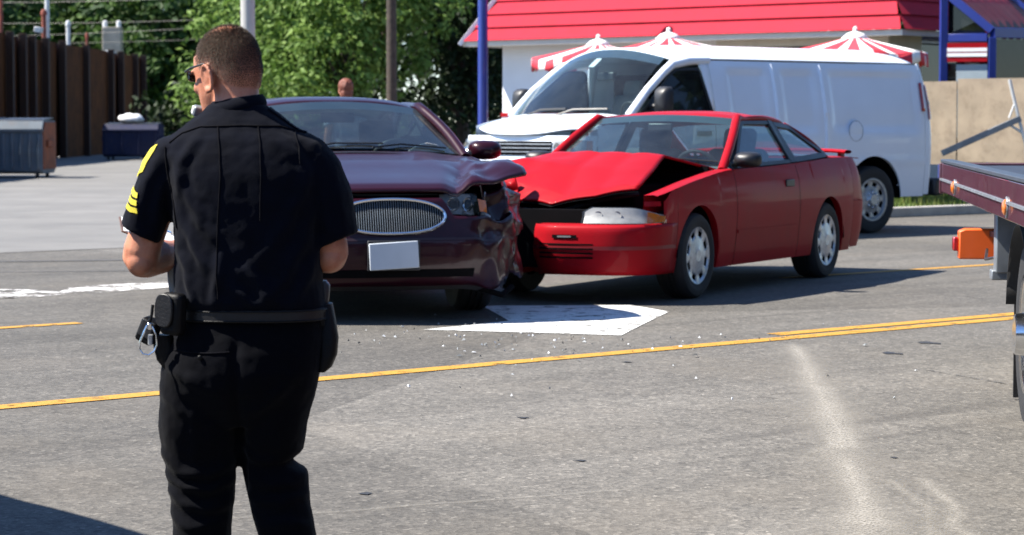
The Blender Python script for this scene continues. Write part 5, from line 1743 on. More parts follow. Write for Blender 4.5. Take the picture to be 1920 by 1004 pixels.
# ------------------------------------------------------------------ flatbed tow truck (only its tail is in view)
def build_tow():
    t = empty('tow_truck')
    BP = pm('burgundy_bed', (.055, .010, .022), .45, 0, .6, .15, 3, dirt=(.10, .07, .06), dirt_amt=.35)
    T, G = M['trim'], M['grey_metal']
    # local x = along truck to the rear, y = left of that, rear end at x=0, bed side plane at y=0, bed width to y=-2.4
    zt = 1.0
    L = 6.6
    for y in (0, -2.4):
        MB().box((-L / 2, y - .02 if y == 0 else y + .02, zt - .085), (L, .04, .17)).build('side_rail', BP, t, bevel=.006)
        MB().box((-L / 2, y, zt - .105), (L, .016, .012)).build('rail_bead', G, t) if y else MB().box((-L / 2, .004, zt - .095), (L, .012, .012)).build('rail_bead', G, t)
        MB().box((-L / 2, y + (-.03 if y == 0 else .03), zt + .012), (L, .07, .02)).build('rail_cap', pm('slate_cap', (.04, .05, .065), .5, var=.2), t, bevel=.004)
    MB().box((-L / 2, -1.2, zt - .03), (L - .02, 2.30, .03)).build('deck', pm('dark_deck', (.03, .035, .045), .55, .3, var=.3, scale=4), t)
    MB().box((.02, -1.2, zt - .09), (.04, 2.42, .18)).build('tail_beam', BP, t, bevel=.006)
    for x in (-.9, -1.9, -2.9, -3.9, -4.9):
        MB().box((x, -1.2, zt - .10), (.08, 2.3, .1)).build('cross_member', T, t)
    for y in (-.75, -1.65):
        MB().box((-L / 2 - .6, y, zt - .28), (L, .09, .22)).build('chassis_rail', T, t)
    # amber marker lamps on the near rail
    for x in (-1.13, -4.16):
        o = MB().lathe([(.0, .022), (.02, .02), (.033, .012), (.036, 0)], 18, (x, .002, zt - .115), 'y').build('marker_lamp', M['amber'], t)
        MB().lathe([(.036, .006), (.044, .006), (.046, 0)], 18, (x, .001, zt - .115), 'y').build('lamp_bezel', G, o)
    o = MB().box((.045, -.10, zt - .11), (.02, .07, .05)).build('marker_lamp', M['amber'], t, bevel=.006)
    # tail lamp box: orange panel with red lens, hung on a grey bracket
    OR = pm('orange_panel', (.80, .12, .015), .45, 0, .3, .06)
    br = MB().box((-2.0, -.20, zt - .35), (.14, .12, .34)).build('bracket', G, t, bevel=.008)
    MB().box((-2.0, -.19, zt - .53), (.12, .14, .05)).build('bracket_foot', G, br, bevel=.006)
    ob = MB(); ob.prism([(-.015, .505), (-.015, .655), (-.05, .668), (-.215, .668), (-.215, .505)], .12, (-1.2, 0, 0), (0, 1, 0), (0, 0, 1)); oo = ob.build('tail_lamp_box', OR, t, bevel=.008)
    MB().box((-1.2, .0, .585), (.09, .03, .075)).build('red_lens', M['red_lens'], oo, bevel=.008)
    MB().bar((-1.2, -.19, .64), (-1.98, -.2, .66), .03, .03).build('lamp_stay', T, oo)
    MB().tube([(-2.0, -.16, .56), (-1.7, -.12, .53), (-1.3, -.16, .56)], .008, 6).build('wire', T, oo)
    # mud flap and dual rear wheels
    MB().box((-2.20, -.47, .215), (.018, .50, .69)).build('mud_flap', M['black'], t)
    ax = -2.95
    for (y, s) in ((-.21, 1), (-2.19, -1)):
        tyre_wheel(t, (ax, y, .25), .44, .25, .27, s, 'chrome')
        tyre_wheel(t, (ax, y - s * .30, .25), .44, .25, .27, s, 'chrome')
    MB().tube([(ax, -.3, .25), (ax, -2.1, .25)], .09, 12).build('axle', T, t)
    fd = MB(); fd.grid(lambda u, v: Vector((ax + math.cos(mix(.2, PI - .2, u)) * .56, mix(-.16, -.72, v), .25 + math.sin(mix(.2, PI - .2, u)) * .52)), 16, 2); fd.build('wheel_guard', M['black'], t, solid=.01)
    # cab ahead of the bed
    cb = MB()
    prof = [(-L - .15, .55), (-L - .15, 2.35), (-L - 1.2, 2.4), (-L - 1.65, 1.75), (-L - 2.7, 1.55), (-L - 2.85, .55)]
    cb.prism(prof, 2.15, (0, -1.2, 0), (1, 0, 0), (0, 0, 1)); co = cb.build('cab', BP, t, bevel=.06, seg=3)
    for s in (1, -1):
        w = [(-L - .35, 1.55), (-L - .35, 2.2), (-L - 1.15, 2.2), (-L - 1.5, 1.6)]
        MB().prism(w, .01, (0, -1.2 + s * 1.08, 0), (1, 0, 0), (0, 0, 1)).build('cab_window', M['dark_glass'], co)
        tyre_wheel(t, (-L - 2.0, -1.2 + s * 1.08, .09), .44, .25, .27, s, 'chrome')
    MB().add([(-L - 1.22, -2.1, 2.3), (-L - 1.22, -.3, 2.3), (-L - 1.66, -.3, 1.8), (-L - 1.66, -2.1, 1.8)], [(0, 1, 2, 3)]).build('windscreen', M['dark_glass'], co, solid=.01)
    MB().box((-L - 2.86, -1.2, .95), (.06, 1.4, .5)).build('grille', M['chrome'], co, bevel=.02)
    # x axis (to the rear) points away from the camera
    rd = Vector((.11, .994, 0))
    t.location = (2.52, 14.2, 0)
    t.rotation_euler = (0, 0, math.atan2(rd.y, rd.x))
    tag(t, 'burgundy flatbed tow truck tail with amber marker lamps', 'tow truck')
    return t
tw = build_tow()
# the truck stands on the road shoulder: settle it on the cambered ground
tw.location.z = -.0
# ------------------------------------------------------------------ people
from mathutils.bvhtree import BVHTree

def fuse(mb, voxel, smooth_it=4, fac=.5):
    """voxel-union of overlapping closed shapes into one continuous surface"""
    me = mb.mesh('tmp')
    o = bpy.data.objects.new('tmp', me); COL.objects.link(o)
    m = o.modifiers.new('r', 'REMESH'); m.mode = 'VOXEL'; m.voxel_size = voxel; m.use_smooth_shade = True
    if smooth_it:
        s = o.modifiers.new('s', 'SMOOTH'); s.factor = fac; s.iterations = smooth_it
    dg = bpy.context.evaluated_depsgraph_get()
    out = bpy.data.meshes.new_from_object(o.evaluated_get(dg))
    bpy.data.objects.remove(o); bpy.data.meshes.remove(me)
    out.polygons.foreach_set('use_smooth', [True] * len(out.polygons))
    return out

def displace(me, fn):
    me.update()
    cos = [v.co.copy() for v in me.vertices]
    nos = [v.normal.copy() for v in me.vertices]
    for v, c, n in zip(me.vertices, cos, nos):
        v.co = c + n * fn(c, n)
    me.update()

def mesh_obj(name, me, mat, parent=None):
    me.name = name
    o = bpy.data.objects.new(name, me); COL.objects.link(o)
    me.materials.clear(); me.materials.append(mat)
    if parent is not None: o.parent = parent
    return o

def ering(c, a, b, n=28, ex=2.3, ax=Vector((1, 0, 0)), ay=Vector((0, 1, 0))):
    c = Vector(c)
    out = []
    for k in range(n):
        t = 2 * PI * k / n
        cx, sx = math.cos(t), math.sin(t)
        px = math.copysign(abs(cx) ** (2 / ex), cx); py_ = math.copysign(abs(sx) ** (2 / ex), sx)
        out.append(c + ax * (a * px) + ay * (b * py_))
    return out

def limb(mb, pts, rad, n=16, sub=3):
    """smooth tapering limb with rounded ends through joints"""
    P = [Vector(p) for p in pts]
    Q, R = [], []
    for i in range(len(P) - 1):
        for k in range(sub):
            t = k / sub
            p0 = P[max(i-1, 0)]; p1 = P[i]; p2 = P[i+1]; p3 = P[min(i+2, len(P)-1)]
            Q.append(.5 * ((2*p1) + (p2 - p0) * t + (2*p0 - 5*p1 + 4*p2 - p3) * t*t + (3*p1 - p0 - 3*p2 + p3) * t**3))
            R.append(mix(rad[i], rad[i+1], sst(0, 1, t)))
    Q.append(P[-1]); R.append(rad[-1])
    mb.tube(Q, R, n)
    mb.ellipsoid(Q[0], (R[0],) * 3, 14, 9); mb.ellipsoid(Q[-1], (R[-1],) * 3, 14, 9)

def add_head(mb, m):
    """head facing +y in head space, m places it"""
    h = MB()
    h.ellipsoid((0, -.012, .030), (.079, .098, .100), 28, 18)
    h.ellipsoid((0, -.035, .005), (.072, .075, .085), 24, 14)
    rings = []
    for z, y, rx, ry in ((-.118, .066, .020, .018), (-.110, .060, .034, .030), (-.090, .046, .049, .048), (-.055, .032, .060, .062), (-.015, .024, .066, .072), (.03, .018, .070, .080), (.06, .012, .070, .080)):
        rings.append(ering((0, y, z), rx, ry, 24, 2.2))
    h.loft(rings)
    h.ellipsoid((0, .090, .022), (.052, .016, .012))           # brow
    h.ellipsoid((-.034, .072, -.025), (.024, .022, .022)); h.ellipsoid((.034, .072, -.025), (.024, .022, .022))   # cheeks
    h.loft([ering((0, .090, .012), .009, .010, 12), ering((0, .106, -.018), .011, .012, 12), ering((0, .112, -.034), .016, .013, 12), ering((0, .100, -.043), .013, .012, 12)])   # nose
    h.ellipsoid((0, .090, -.066), (.024, .011, .006)); h.ellipsoid((0, .089, -.076), (.021, .012, .007))           # lips
    for s in (1, -1):
        e = [Vector((s * .073, -.006, .0))]
        em = Euler((0, s * .10, s * .12)).to_matrix()
        # ear: rim ring plus bowl and lobe
        rim = [Vector((s * .086, -.012, -.012)) + em @ Vector((0, math.cos(a) * .0205, math.sin(a) * .034 - (.004 if math.sin(a) < -.5 else 0))) for a in [2*PI*k/16 for k in range(16)]]
        h.tube(rim, .0058, 7, closed=True)
        h.ellipsoid((s * .079, -.010, -.012), (.008, .018, .031), 12, 8, em)
        h.ellipsoid((s * .084, -.006, -.046), (.006, .010, .010), 10, 8)
    h.xf(m)
    mb.add(h.v, h.f)

def add_hand(mb, wrist, fwd, palm_n, thumb_side, curl=.5, L=.19):
    """palm with four curled fingers and a thumb; curls towards palm_n"""
    w = Vector(wrist); f = Vector(fwd).normalized(); n = Vector(palm_n); n = (n - f * n.dot(f)).normalized()
    s = f.cross(n) * thumb_side
    pm_ = w + f * .052
    rings = [ering(w - f * .01, .028, .021, 14, 2.4, s, n), ering(w + f * .02, .034, .019, 14, 2.6, s, n), ering(w + f * .06, .042, .017, 14, 2.8, s, n), ering(w + f * .095, .040, .013, 14, 2.8, s, n)]
    mb.loft(rings)
    for i, (o, ln) in enumerate(((.031, .072), (.010, .081), (-.011, .075), (-.031, .058))):
        p = w + f * (.090 - .004 * abs(i - 1)) + s * o
        pts = [p - f * .02, p]
        a = 0
        for q in (.44, .32, .24):
            a += curl * (1.0 if q < .4 else .8)
            p = p + (f * math.cos(a) + n * math.sin(a)) * (ln * q)
            pts.append(p)
        limb(mb, pts, [.0095, .0095, .009, .0085, .0075], 9, 2)
    p = w + f * .03 + s * .03
    pts = [p - s * .012, p + s * .020 + f * .022 + n * .012, p + s * .024 + f * .05 + n * .026, p + s * .014 + f * .074 + n * .034]
    limb(mb, pts, [.014, .012, .0105, .009], 9, 2)

def skin_mat(name, col):
    m = pm(name, col, .5, var=.16, scale=22, bump=.12, bscale=260, spec=.4, dirt=(col[0] * .95, col[1] * .62, col[2] * .55), dirt_amt=.5)
    p = m.node_tree.nodes['Principled BSDF']
    p.inputs['Subsurface Weight'].default_value = .12
    p.inputs['Subsurface Radius'].default_value = (.012, .004, .002)
    p.inputs['Subsurface Scale'].default_value = .6
    return m

def cloth_mat(name, col, bump=.25, var=.25):
    m = pm(name, col, .85, var=var, scale=14, bump=bump, bscale=420, spec=.06)
    p = m.node_tree.nodes['Principled BSDF']
    p.inputs['Sheen Weight'].default_value = .03
    p.inputs['Sheen Roughness'].default_value = .5
    return m

def weave_mat(name, col):
    m = bpy.data.materials.new(name)
    t, N, L = nodes_of(m)
    p = N['Principled BSDF']
    tc = N.new('ShaderNodeTexCoord')
    mp = N.new('ShaderNodeMapping'); mp.inputs['Rotation'].default_value = (.3, .785, .2); mp.inputs['Scale'].default_value = (1, 1, 1)
    L.new(tc.outputs['Object'], mp.inputs[0])
    ck = N.new('ShaderNodeTexChecker'); ck.inputs['Scale'].default_value = 120
    L.new(mp.outputs[0], ck.inputs[0])
    nz = N.new('ShaderNodeTexNoise'); nz.inputs['Scale'].default_value = 60; L.new(tc.outputs['Object'], nz.inputs['Vector'])
    b = N.new('ShaderNodeBump'); b.inputs['Strength'].default_value = .8; b.inputs['Distance'].default_value = .004
    L.new(ck.outputs['Fac'], b.inputs['Height']); L.new(b.outputs[0], p.inputs['Normal'])
    mr = N.new('ShaderNodeMapRange'); mr.inputs[3].default_value = .35; mr.inputs[4].default_value = .6; L.new(nz.outputs['Fac'], mr.inputs[0]); L.new(mr.outputs[0], p.inputs['Roughness'])
    p.inputs['Base Color'].default_value = (*col, 1)
    p.inputs['Specular IOR Level'].default_value = .45
    return m

M['skin'] = skin_mat('skin', (.47, .20, .12))
M['uniform'] = cloth_mat('navy_uniform_cloth', (.0020, .0028, .0066))
M['uniform_trousers'] = cloth_mat('navy_trouser_cloth', (.0010, .0013, .0030))
M['thread'] = cloth_mat('dark_seam', (.003, .003, .005))
M['leather'] = weave_mat('basketweave_leather', (.004, .004, .005))
M['leather_plain'] = pm('black_leather', (.003, .003, .0035), .5, spec=.18, var=.2, scale=30, bump=.15, bscale=150)
M['patch_yellow'] = pm('yellow_patch', (.45, .38, .02), .8, var=.12, scale=60, bump=.3, bscale=400)

def build_officer():
    gx, gy = -.754, 6.77
    zg = gz(gx, gy)
    def P(px, py, y=0.0):
        return Vector(((px - 455) / 670, y, (229 - py) / 670 + 1.24 - zg))
    def sc(p): return p / 670
    # ---------------- body: one continuous surface
    hc = P(425, 139, .035)
    HM = Matrix.Translation(hc) @ Euler((-.17, -.02, .84)).to_matrix().to_4x4() @ Matrix.Scale(1.03, 4)
    bd = MB()
    add_head(bd, HM)
    bd.loft([ering(P(447, 235, .0), .085, .075), ering(P(446, 205, .005), .068, .066), ering(P(444, 180, .012), .063, .066), ering(P(440, 150, .02), .064, .072)])
    # torso core
    rows = ((600, 350, 598, .13), (540, 345, 590, .13), (440, 345, 585, .125), (340, 345, 575, .11), (295, 350, 565, .095), (258, 385, 525, .07), (225, 400, 500, .06))
    bd.loft([ering(P((a + b) / 2, y, .0), sc((b - a) / 2), d) for y, a, b, d in rows])
    # pelvis and legs inside the trousers
    bd.loft([ering(P(470, 590), .17, .12), ering(P(452, 680), .19, .125), ering(P(448, 760), .17, .10)])
    limb(bd, [P(375, 740), P(372, 890, .01), P(374, 1100, .0), P(376, 1262, -.01)], [.085, .06, .05, .042])
    limb(bd, [P(515, 740), P(500, 880, .05), P(545, 1100, -.05), P(568, 1262, -.09)], [.085, .06, .05, .042])
    # arms
    shL, elL, wrL = P(316, 312, 0), P(262, 482, .015), P(322, 482, .245)
    shR, elR, wrR = P(588, 312, 0), P(617, 474, .015), P(560, 470, .235)
    for sh, el, wr in ((shL, elL, wrL), (shR, elR, wrR)):
        mid = el.lerp(wr, .35)
        mid.z -= .006
        limb(bd, [sh, sh.lerp(el, .55), el, mid, el.lerp(wr, .75), wr], [.045, .050, .053, .051, .038, .030], 18, 4)
        bd.ellipsoid(el + Vector((0, -.016, -.012)), (.040, .042, .044))
    add_hand(bd, wrL, (.50, .85, .02), (.3, -.1, .95), -1, .38)
    add_hand(bd, wrR, (-.60, .80, .10), (-.5, .2, -.8), -1, .55)
    me = fuse(bd, .0045, 3, .5)
    body = mesh_obj('person', me, M['skin'])
    # ---------------- hair: short cropped strands, thin at the crown
    inv = HM.inverted()
    tris = []
    for p in me.polygons:
        q = inv @ p.center
        if q.z < -.10 or abs(q.x) > .098 or abs(q.y) > .13: continue
        y, z = q.y, q.z
        line = mix(-.052, -.026, sst(-.09, -.045, y))        # nape up to behind the ear
        line = mix(line, .004, sst(-.045, -.015, y))          # over the ear
        line = mix(line, .050, sst(.015, .055, y))            # temple
        line = mix(line, .088, sst(.05, .075, y))
        line += .006 * noise.noise(q * 60)
        if z < line: continue
        if abs(q.x) > .081 and z < .02: continue
        w = sst(line, line + .075, z) ** 1.3
        crown_ = max(0, 1 - ((q.x / .05) ** 2 + ((y + .012) / .062) ** 2)) * sst(.085, .12, z)
        tris.append((p.center.copy(), p.normal.copy(), p.area * (.16 + .84 * w) * (1 - .62 * clamp(crown_ * 1.8))))
    tot = sum(t[2] for t in tris)
    rng = random.Random(4)
    hv, hf = [], []
    for c, n, a in tris:
        k = a / tot * 34000
        k = int(k) + (1 if rng.random() < k - int(k) else 0)
        for _ in range(k):
            t = n.cross(Vector((rng.gauss(0, 1), rng.gauss(0, 1), rng.gauss(0, 1)))).normalized()
            b = c + t * rng.uniform(0, .004)
            d = (n * 1.0 + t * rng.uniform(-.5, .5) + Vector((0, .05, -.85))).normalized()
            s = d.cross(n)
            s = (s.normalized() if s.length > 1e-4 else t) * .00055
            ln = rng.uniform(.003, .006) * (1 + 1.0 * sst(.02, .09, (inv @ c).z))
            o = len(hv)
            hv += [b - s, b + s, b + d * ln + n * .001]
            hf.append((o, o + 1, o + 2))
    hm = MB(); hm.add(hv, hf)
    hair_m = leaf_mat('cropped_brown_hair', (.020, .013, .009), (.060, .042, .029), (.15, .11, .08), .0)
    hm.build('hair', hair_m, body, smooth=0)
    # ---------------- shirt
    sm = MB()
    rows = ((604, 342, 609, .142, 0), (585, 338, 611, .150, 0), (562, 328, 608, .162, -.004), (520, 325, 604, .160, -.004), (470, 327, 603, .156, -.006), (420, 326, 606, .154, -.008), (370, 320, 610, .152, -.010), (325, 310, 612, .148, -.010),
            (288, 300, 604, .136, -.008), (262, 312, 588, .122, -.004), (243, 335, 560, .106, 0), (225, 358, 535, .092, .004), (208, 382, 512, .078, .008), (196, 392, 500, .072, .010))
    sm.loft([ering(P((a + b) / 2, y, c), sc((b - a) / 2), d, 36, 2.45) for y, a, b, d, c in rows])
    def sleeve(pts):
        rings = []
        n = len(pts)
        C = [P(a, b, y) for a, b, y, r, d, tl in pts]
        for i, (a, b, y, r, d, tl) in enumerate(pts):
            ax = Vector((math.cos(tl), 0, -math.sin(tl)))
            rings.append(ering(C[i], r, d, 28, 2.2, ax, Vector((0, 1, 0))))
        sm.loft(rings)
    sleeve([(362, 276, 0, .060, .080, .75), (333, 288, 0, .066, .092, .66), (310, 325, .002, .068, .092, .55), (289, 372, .004, .066, .086, .48), (274, 410, .008, .064, .082, .47), (263, 440, .010, .064, .080, .48)])
    sleeve([(540, 272, 0, .060, .080, -.75), (568, 286, 0, .066, .092, -.62), (594, 322, .002, .072, .092, -.45), (610, 372, .004, .076, .090, -.30), (618, 415, .008, .074, .088, -.32), (624, 455, .010, .074, .086, -.40)])
    me = fuse(sm, .0065, 5, .5)
    # explicit cloth folds: (points in figure space, height, width)
    FOLDS = [([(338, 300), (352, 350), (392, 420), (452, 470)], .008, 10), ([(333, 330), (345, 400), (380, 470), (430, 520)], .008, 11),
             ([(332, 400), (345, 470), (372, 530), (400, 565)], .009, 10), ([(470, 500), (500, 530), (520, 566)], .010, 11), ([(440, 530), (470, 552), (500, 570)], .007, 8),
             ([(590, 310), (570, 370), (530, 440), (480, 500)], .006, 11), ([(598, 380), (575, 450), (540, 520), (505, 560)], .008, 11), ([(600, 450), (585, 510), (560, 562)], .008, 10),
             ([(355, 520), (365, 545), (372, 575)], .008, 8), ([(425, 470), (420, 520), (412, 572)], .008, 9), ([(380, 260), (352, 300), (340, 360)], .006, 9), ([(540, 262), (572, 300), (588, 350)], .005, 9),
             ([(300, 300), (282, 350), (262, 412)], .005, 9), ([(318, 340), (302, 390), (296, 446)], .006, 9), ([(276, 330), (250, 400)], .004, 8), ([(625, 320), (640, 380), (648, 430)], .005, 9), ([(604, 330), (612, 390), (622, 448)], .005, 9)]
    def segd(px, py, pts):
        best = 1e9; w = 0
        m_ = len(pts) - 1
        for i in range(m_):
            ax, ay = pts[i]; bx, by = pts[i + 1]
            dx, dy = bx - ax, by - ay
            t = clamp(((px - ax) * dx + (py - ay) * dy) / (dx * dx + dy * dy))
            d = math.hypot(px - ax - dx * t, py - ay - dy * t)
            if d < best: best = d; w = (i + t) / m_
        return best, w
    def folds(c, n):
        px, py = c.x * 670 + 455, 229 - (c.z - 1.24 + zg) * 670
        back = sst(.15, -.35, n.y)
        px += 5 * noise.noise(Vector((px * .03, py * .03, 2))); py += 5 * noise.noise(Vector((px * .03, py * .03, 7)))
        a = 0.0
        for pts, h, w in FOLDS:
            d, t = segd(px, py, pts)
            if d < w * 4:
                a += h * math.sin(PI * clamp(.12 + .8 * t)) * (math.exp(-(d / w) ** 2) - .45 * math.exp(-((d - 1.9 * w) / w) ** 2)) * back
        a += .0026 * noise.noise(c * 9) + .0020 * noise.noise(c * 24) + .0012 * noise.noise(c * 55)
        return a
    displace(me, folds)
    shirt = mesh_obj('shirt', me, M['uniform'], body)
    bvh = BVHTree.FromPolygons([v.co for v in me.vertices], [tuple(p.vertices) for p in me.polygons])
    def back_pt(px, py, off=.0015):
        o = P(px, py, -1.0)
        h = bvh.ray_cast(o, Vector((0, 1, 0)))
        return (h[0] + h[1] * off) if h[0] else None
    def seam(pts, r=.0016, mat='thread'):
        Q = []
        for i in range(len(pts) - 1):
            for k in range(10):
                a = pts[i]; b = pts[i + 1]; t = k / 10
                q = back_pt(mix(a[0], b[0], t), mix(a[1], b[1], t))
                if q: Q.append(q)
        if len(Q) > 3: MB().tube(Q, r, 6).build('seam', M[mat], shirt)
    seam([(326, 268), (350, 250), (385, 238), (460, 236), (530, 237), (572, 250)], .0024)
    seam([(417, 237), (423, 280), (426, 330), (420, 420), (418, 500), (420, 560)])
    seam([(491, 237), (497, 270), (500, 330), (498, 420)])
    seam([(556, 246), (566, 275), (570, 310)])
    seam([(318, 275), (322, 320), (335, 380), (340, 430)], .002)
    # sleeve hems
    # collar: stand band folded over
    def col(u, v):
        a = 2 * PI * u + PI / 2
        zt_ = mix(208, 184, v) - 7 * math.cos(a)
        f_ = max(0, math.sin(a))                       # front dips
        r = mix(.080, .070, v) + .006 * math.sin(PI * v)
        c = P(446, zt_ + 10 * f_, .008 + .004 * v)
        return c + Vector((math.cos(a) * r, math.sin(a) * r * .98, 0))
    MB().grid(col, 40, 6, cu=True).build('collar', M['uniform'], shirt, smooth=60, solid=.006)
    # epaulettes
    for (a, b) in (((392, 218), (322, 256)), ((505, 213), (575, 246))):
        Q = []
        for dy in (-.030, .022):
            row = []
            for k in range(8):
                p = P(mix(a[0], b[0], k / 7), mix(a[1], b[1], k / 7) - 60, dy)
                h = bvh.ray_cast(p, Vector((0, 0, -1)))
                row.append((h[0] + Vector((0, 0, .001))) if h[0] else p - Vector((0, 0, .09)))
            Q.append(row)
        MB().rows(Q).build('epaulette', M['uniform'], shirt, solid=.004, smooth=60)
    # shoulder patch and chevrons on the left sleeve (cast onto the cloth from the side)
    def side_patch(py0, py1, y0, y1, shape, nm, mat):
        vs, fs, n, m_ = [], [], 14, 10
        ok = {}
        for i in range(n + 1):
            for j in range(m_ + 1):
                u, v = i / n, j / m_
                yy = mix(y0, y1, v)
                o = P(0, mix(py0, py1, u) + shape(v) , 0)
                o = Vector((-1.5, yy, o.z))
                h = bvh.ray_cast(o, Vector((1, 0, 0)))
                if h[0] is None or abs(h[0].x) < .05: continue
                ok[(i, j)] = len(vs); vs.append(h[0] + h[1] * .003)
        for i in range(n):
            for j in range(m_):
                q = [(i, j), (i + 1, j), (i + 1, j + 1), (i, j + 1)]
                if all(k in ok for k in q): fs.append(tuple(ok[k] for k in q))
        MB().add(vs, fs).build(nm, mat, shirt, smooth=60)
    side_patch(276, 328, -.062, .045, lambda v: 5 * math.cos((v - .5) * 6.28), 'shoulder_patch', M['patch_yellow'])
    for k in range(3):
        side_patch(348 + k * 14, 358 + k * 14, -.075, .050, lambda v: 26 * abs(v - .5), 'chevron', M['patch_yellow'])
    # ---------------- trousers
    tm = MB()
    rows = ((572, 345, 604, .136, 0), (592, 340, 607, .142, 0), (625, 324, 606, .150, -.006), (660, 308, 604, .158, -.012), (695, 300, 600, .160, -.014), (730, 297, 593, .150, -.010), (765, 296, 583, .128, -.002), (800, 300, 570, .10, .01))
    tm.loft([ering(P((a + b) / 2, y, c), sc((b - a) / 2), d, 36, 2.4) for y, a, b, d, c in rows])
    def leg(rows):
        tm.loft([ering(P((a + b) / 2, y, c), sc((b - a) / 2), d, 28, 2.3) for y, a, b, d, c in rows])
    leg(((700, 300, 440, .13, -.006), (740, 297, 446, .128, -.004), (800, 294, 444, .118, 0), (850, 299, 441, .106, .006), (890, 306, 438, .098, .008), (930, 312, 436, .094, .006), (1004, 320, 428, .090, 0), (1100, 326, 425, .086, -.004), (1200, 328, 424, .084, -.008), (1258, 328, 426, .088, -.010)))
    leg(((700, 450, 598, .13, -.004), (740, 445, 590, .126, .004), (800, 441, 573, .116, .020), (848, 440, 564, .108, .036), (870, 443, 540, .098, .046), (888, 447, 572, .100, .036), (915, 452, 575, .098, .026), (950, 462, 579, .092, .010), (1004, 481, 590, .088, -.012), (1100, 500, 603, .084, -.045), (1200, 515, 614, .082, -.075), (1255, 518, 620, .086, -.09)))
    me = fuse(tm, .0065, 4, .5)
    TF = [([(318, 670), (350, 700), (410, 720)], .005, 9), ([(300, 720), (340, 760), (400, 790)], .004, 10), ([(560, 700), (520, 740), (470, 770)], .005, 10),
          ([(300, 852), (340, 880), (395, 884), (436, 868)], .008, 9), ([(306, 886), (350, 912), (400, 914), (436, 902)], .009, 8), ([(312, 924), (360, 945), (405, 950), (432, 940)], .008, 9), ([(318, 968), (360, 984), (420, 976)], .006, 9),
          ([(446, 838), (480, 862), (520, 866), (556, 846)], .007, 8), ([(470, 900), (520, 906), (562, 899)], .008, 8), ([(470, 935), (520, 940), (572, 928)], .006, 9), ([(490, 985), (540, 978), (585, 985)], .006, 9), ([(370, 760), (372, 830), (368, 880)], .003, 9)]
    def tf(c, n):
        px, py = c.x * 670 + 455, 229 - (c.z - 1.24 + zg) * 670
        x0 = px
        px += 6 * noise.noise(Vector((px * .03, py * .03, 2))); py += 7 * noise.noise(Vector((px * .03, py * .03, 7)))
        back = sst(.3, -.3, n.y)
        a = .0030 * noise.noise(c * 8) + .0020 * noise.noise(c * 22) + .001 * noise.noise(c * 50)
        for pts, h, w in TF:
            d, t = segd(px, py, pts)
            if d < w * 4:
                a += h * math.sin(PI * clamp(.12 + .78 * t)) * (math.exp(-(d / w) ** 2) - .45 * math.exp(-((d - 1.9 * w) / w) ** 2)) * back
        a -= .010 * math.exp(-((x0 - 452) / 10) ** 2) * sst(600, 660, py) * sst(.2, -.4, n.y)
        return a
    displace(me, tf)
    tr = mesh_obj('trousers', me, M['uniform_trousers'], body)
    tb = BVHTree.FromPolygons([v.co for v in me.vertices], [tuple(p.vertices) for p in me.polygons])
    def cast(px, py, off=.002):
        h = tb.ray_cast(P(px, py, -1.0), Vector((0, 1, 0)))
        return h[0] + h[1] * off if h[0] else P(px, py, -.15)
    MB().tube([cast(mix(335, 440, k / 10), 651 + 3 * math.sin(k / 10 * 3)) for k in range(11)], .0022, 6).build('pocket_welt', M['thread'], tr)
    c = cast(387, 662, .004); m_ = MB(); m_.ellipsoid(c, (.007, .004, .007), 12, 8); m_.build('pocket_button', M['leather_plain'], tr)
    # shoes
    for (px, py, y) in ((377, 1268, -.01), (567, 1268, -.09)):
        c = P(px, 0, y); c.z = 0
        s_ = MB()
        rings = []
        for t, w, h in ((-.085, .028, .050), (-.07, .037, .065), (-.02, .040, .085), (.04, .042, .085), (.09, .046, .062), (.15, .047, .045), (.195, .036, .034), (.212, .018, .022)):
            rings.append([c + Vector((math.cos(a) * w, t, max(0.0, .5 * h + math.sin(a) * h * .5) if True else 0)) for a in [2*PI*k/18 for k in range(18)]])
        s_.loft(rings); so = s_.build('shoe', M['leather_plain'], body, smooth=50)
        sl = MB(); sl.loft([ering(c + Vector((0, .06, z)), .048, .150, 24, 2.6) for z in (.001, .020)]); sl.build('sole', M['black'], so)
    # ---------------- duty belt and gear
    def belt_pt(t, z, off):
        # waist ring at z, t angle (0=+x)
        q = ering(P(474, 586, 0), .2025 + off, .152 + off, 72, 2.45)
        i = int(t / (2 * PI) * 72) % 72
        p = q[i]; return Vector((p.x, p.y, z))
    bm_ = MB()
    z0, z1 = P(0, 599).z, P(0, 575).z
    ring = ering(P(474, 586, 0), .2075, .157, 72, 2.45); ringb = ering(P(474, 586, 0), .2025, .152, 72, 2.45)
    bm_.loft([[Vector((p.x, p.y, z)) for p in r] for z, r in ((z0, ringb), (z0 + .002, ring), (z1 - .002, ring), (z1, ringb))], caps=False)
    belt = bm_.build('duty_belt', M['leather'], body, smooth=40)
    for zz in (z0 + .005, z1 - .005):
        MB().tube([Vector((p.x * 1.0, p.y * 1.0, zz)) + (Vector((p.x - .028, p.y, 0)).normalized() * .0015) for p in ring], .002, 6, closed=True).build('belt_edge', M['leather_plain'], belt)
    # pouch at the left rear with basketweave flap
    pc = P(335, 583, -.125)
    pr = Euler((0, .06, -.55)).to_matrix()
    def rbox(c, s, r, nm, mat, par, bev):
        o = MB().box((0, 0, 0), s).xf(Matrix.Translation(c) @ r.to_4x4()).build(nm, mat, par, bevel=bev, seg=4)
        return o
    pouch = rbox(pc, (.070, .046, .118), pr, 'pouch', M['leather_plain'], belt, .016)
    fl_ = MB(); fl_.loft([[pc + pr @ Vector((-.012 + px_ * .031, -.024 - d, pz * .047 + .010)) for px_, pz in [(math.copysign(abs(math.cos(a)) ** .75, math.cos(a)), math.copysign(abs(math.sin(a)) ** .75, math.sin(a))) for a in [2*PI*k/28 for k in range(28)]]] for d in (0, .008)])
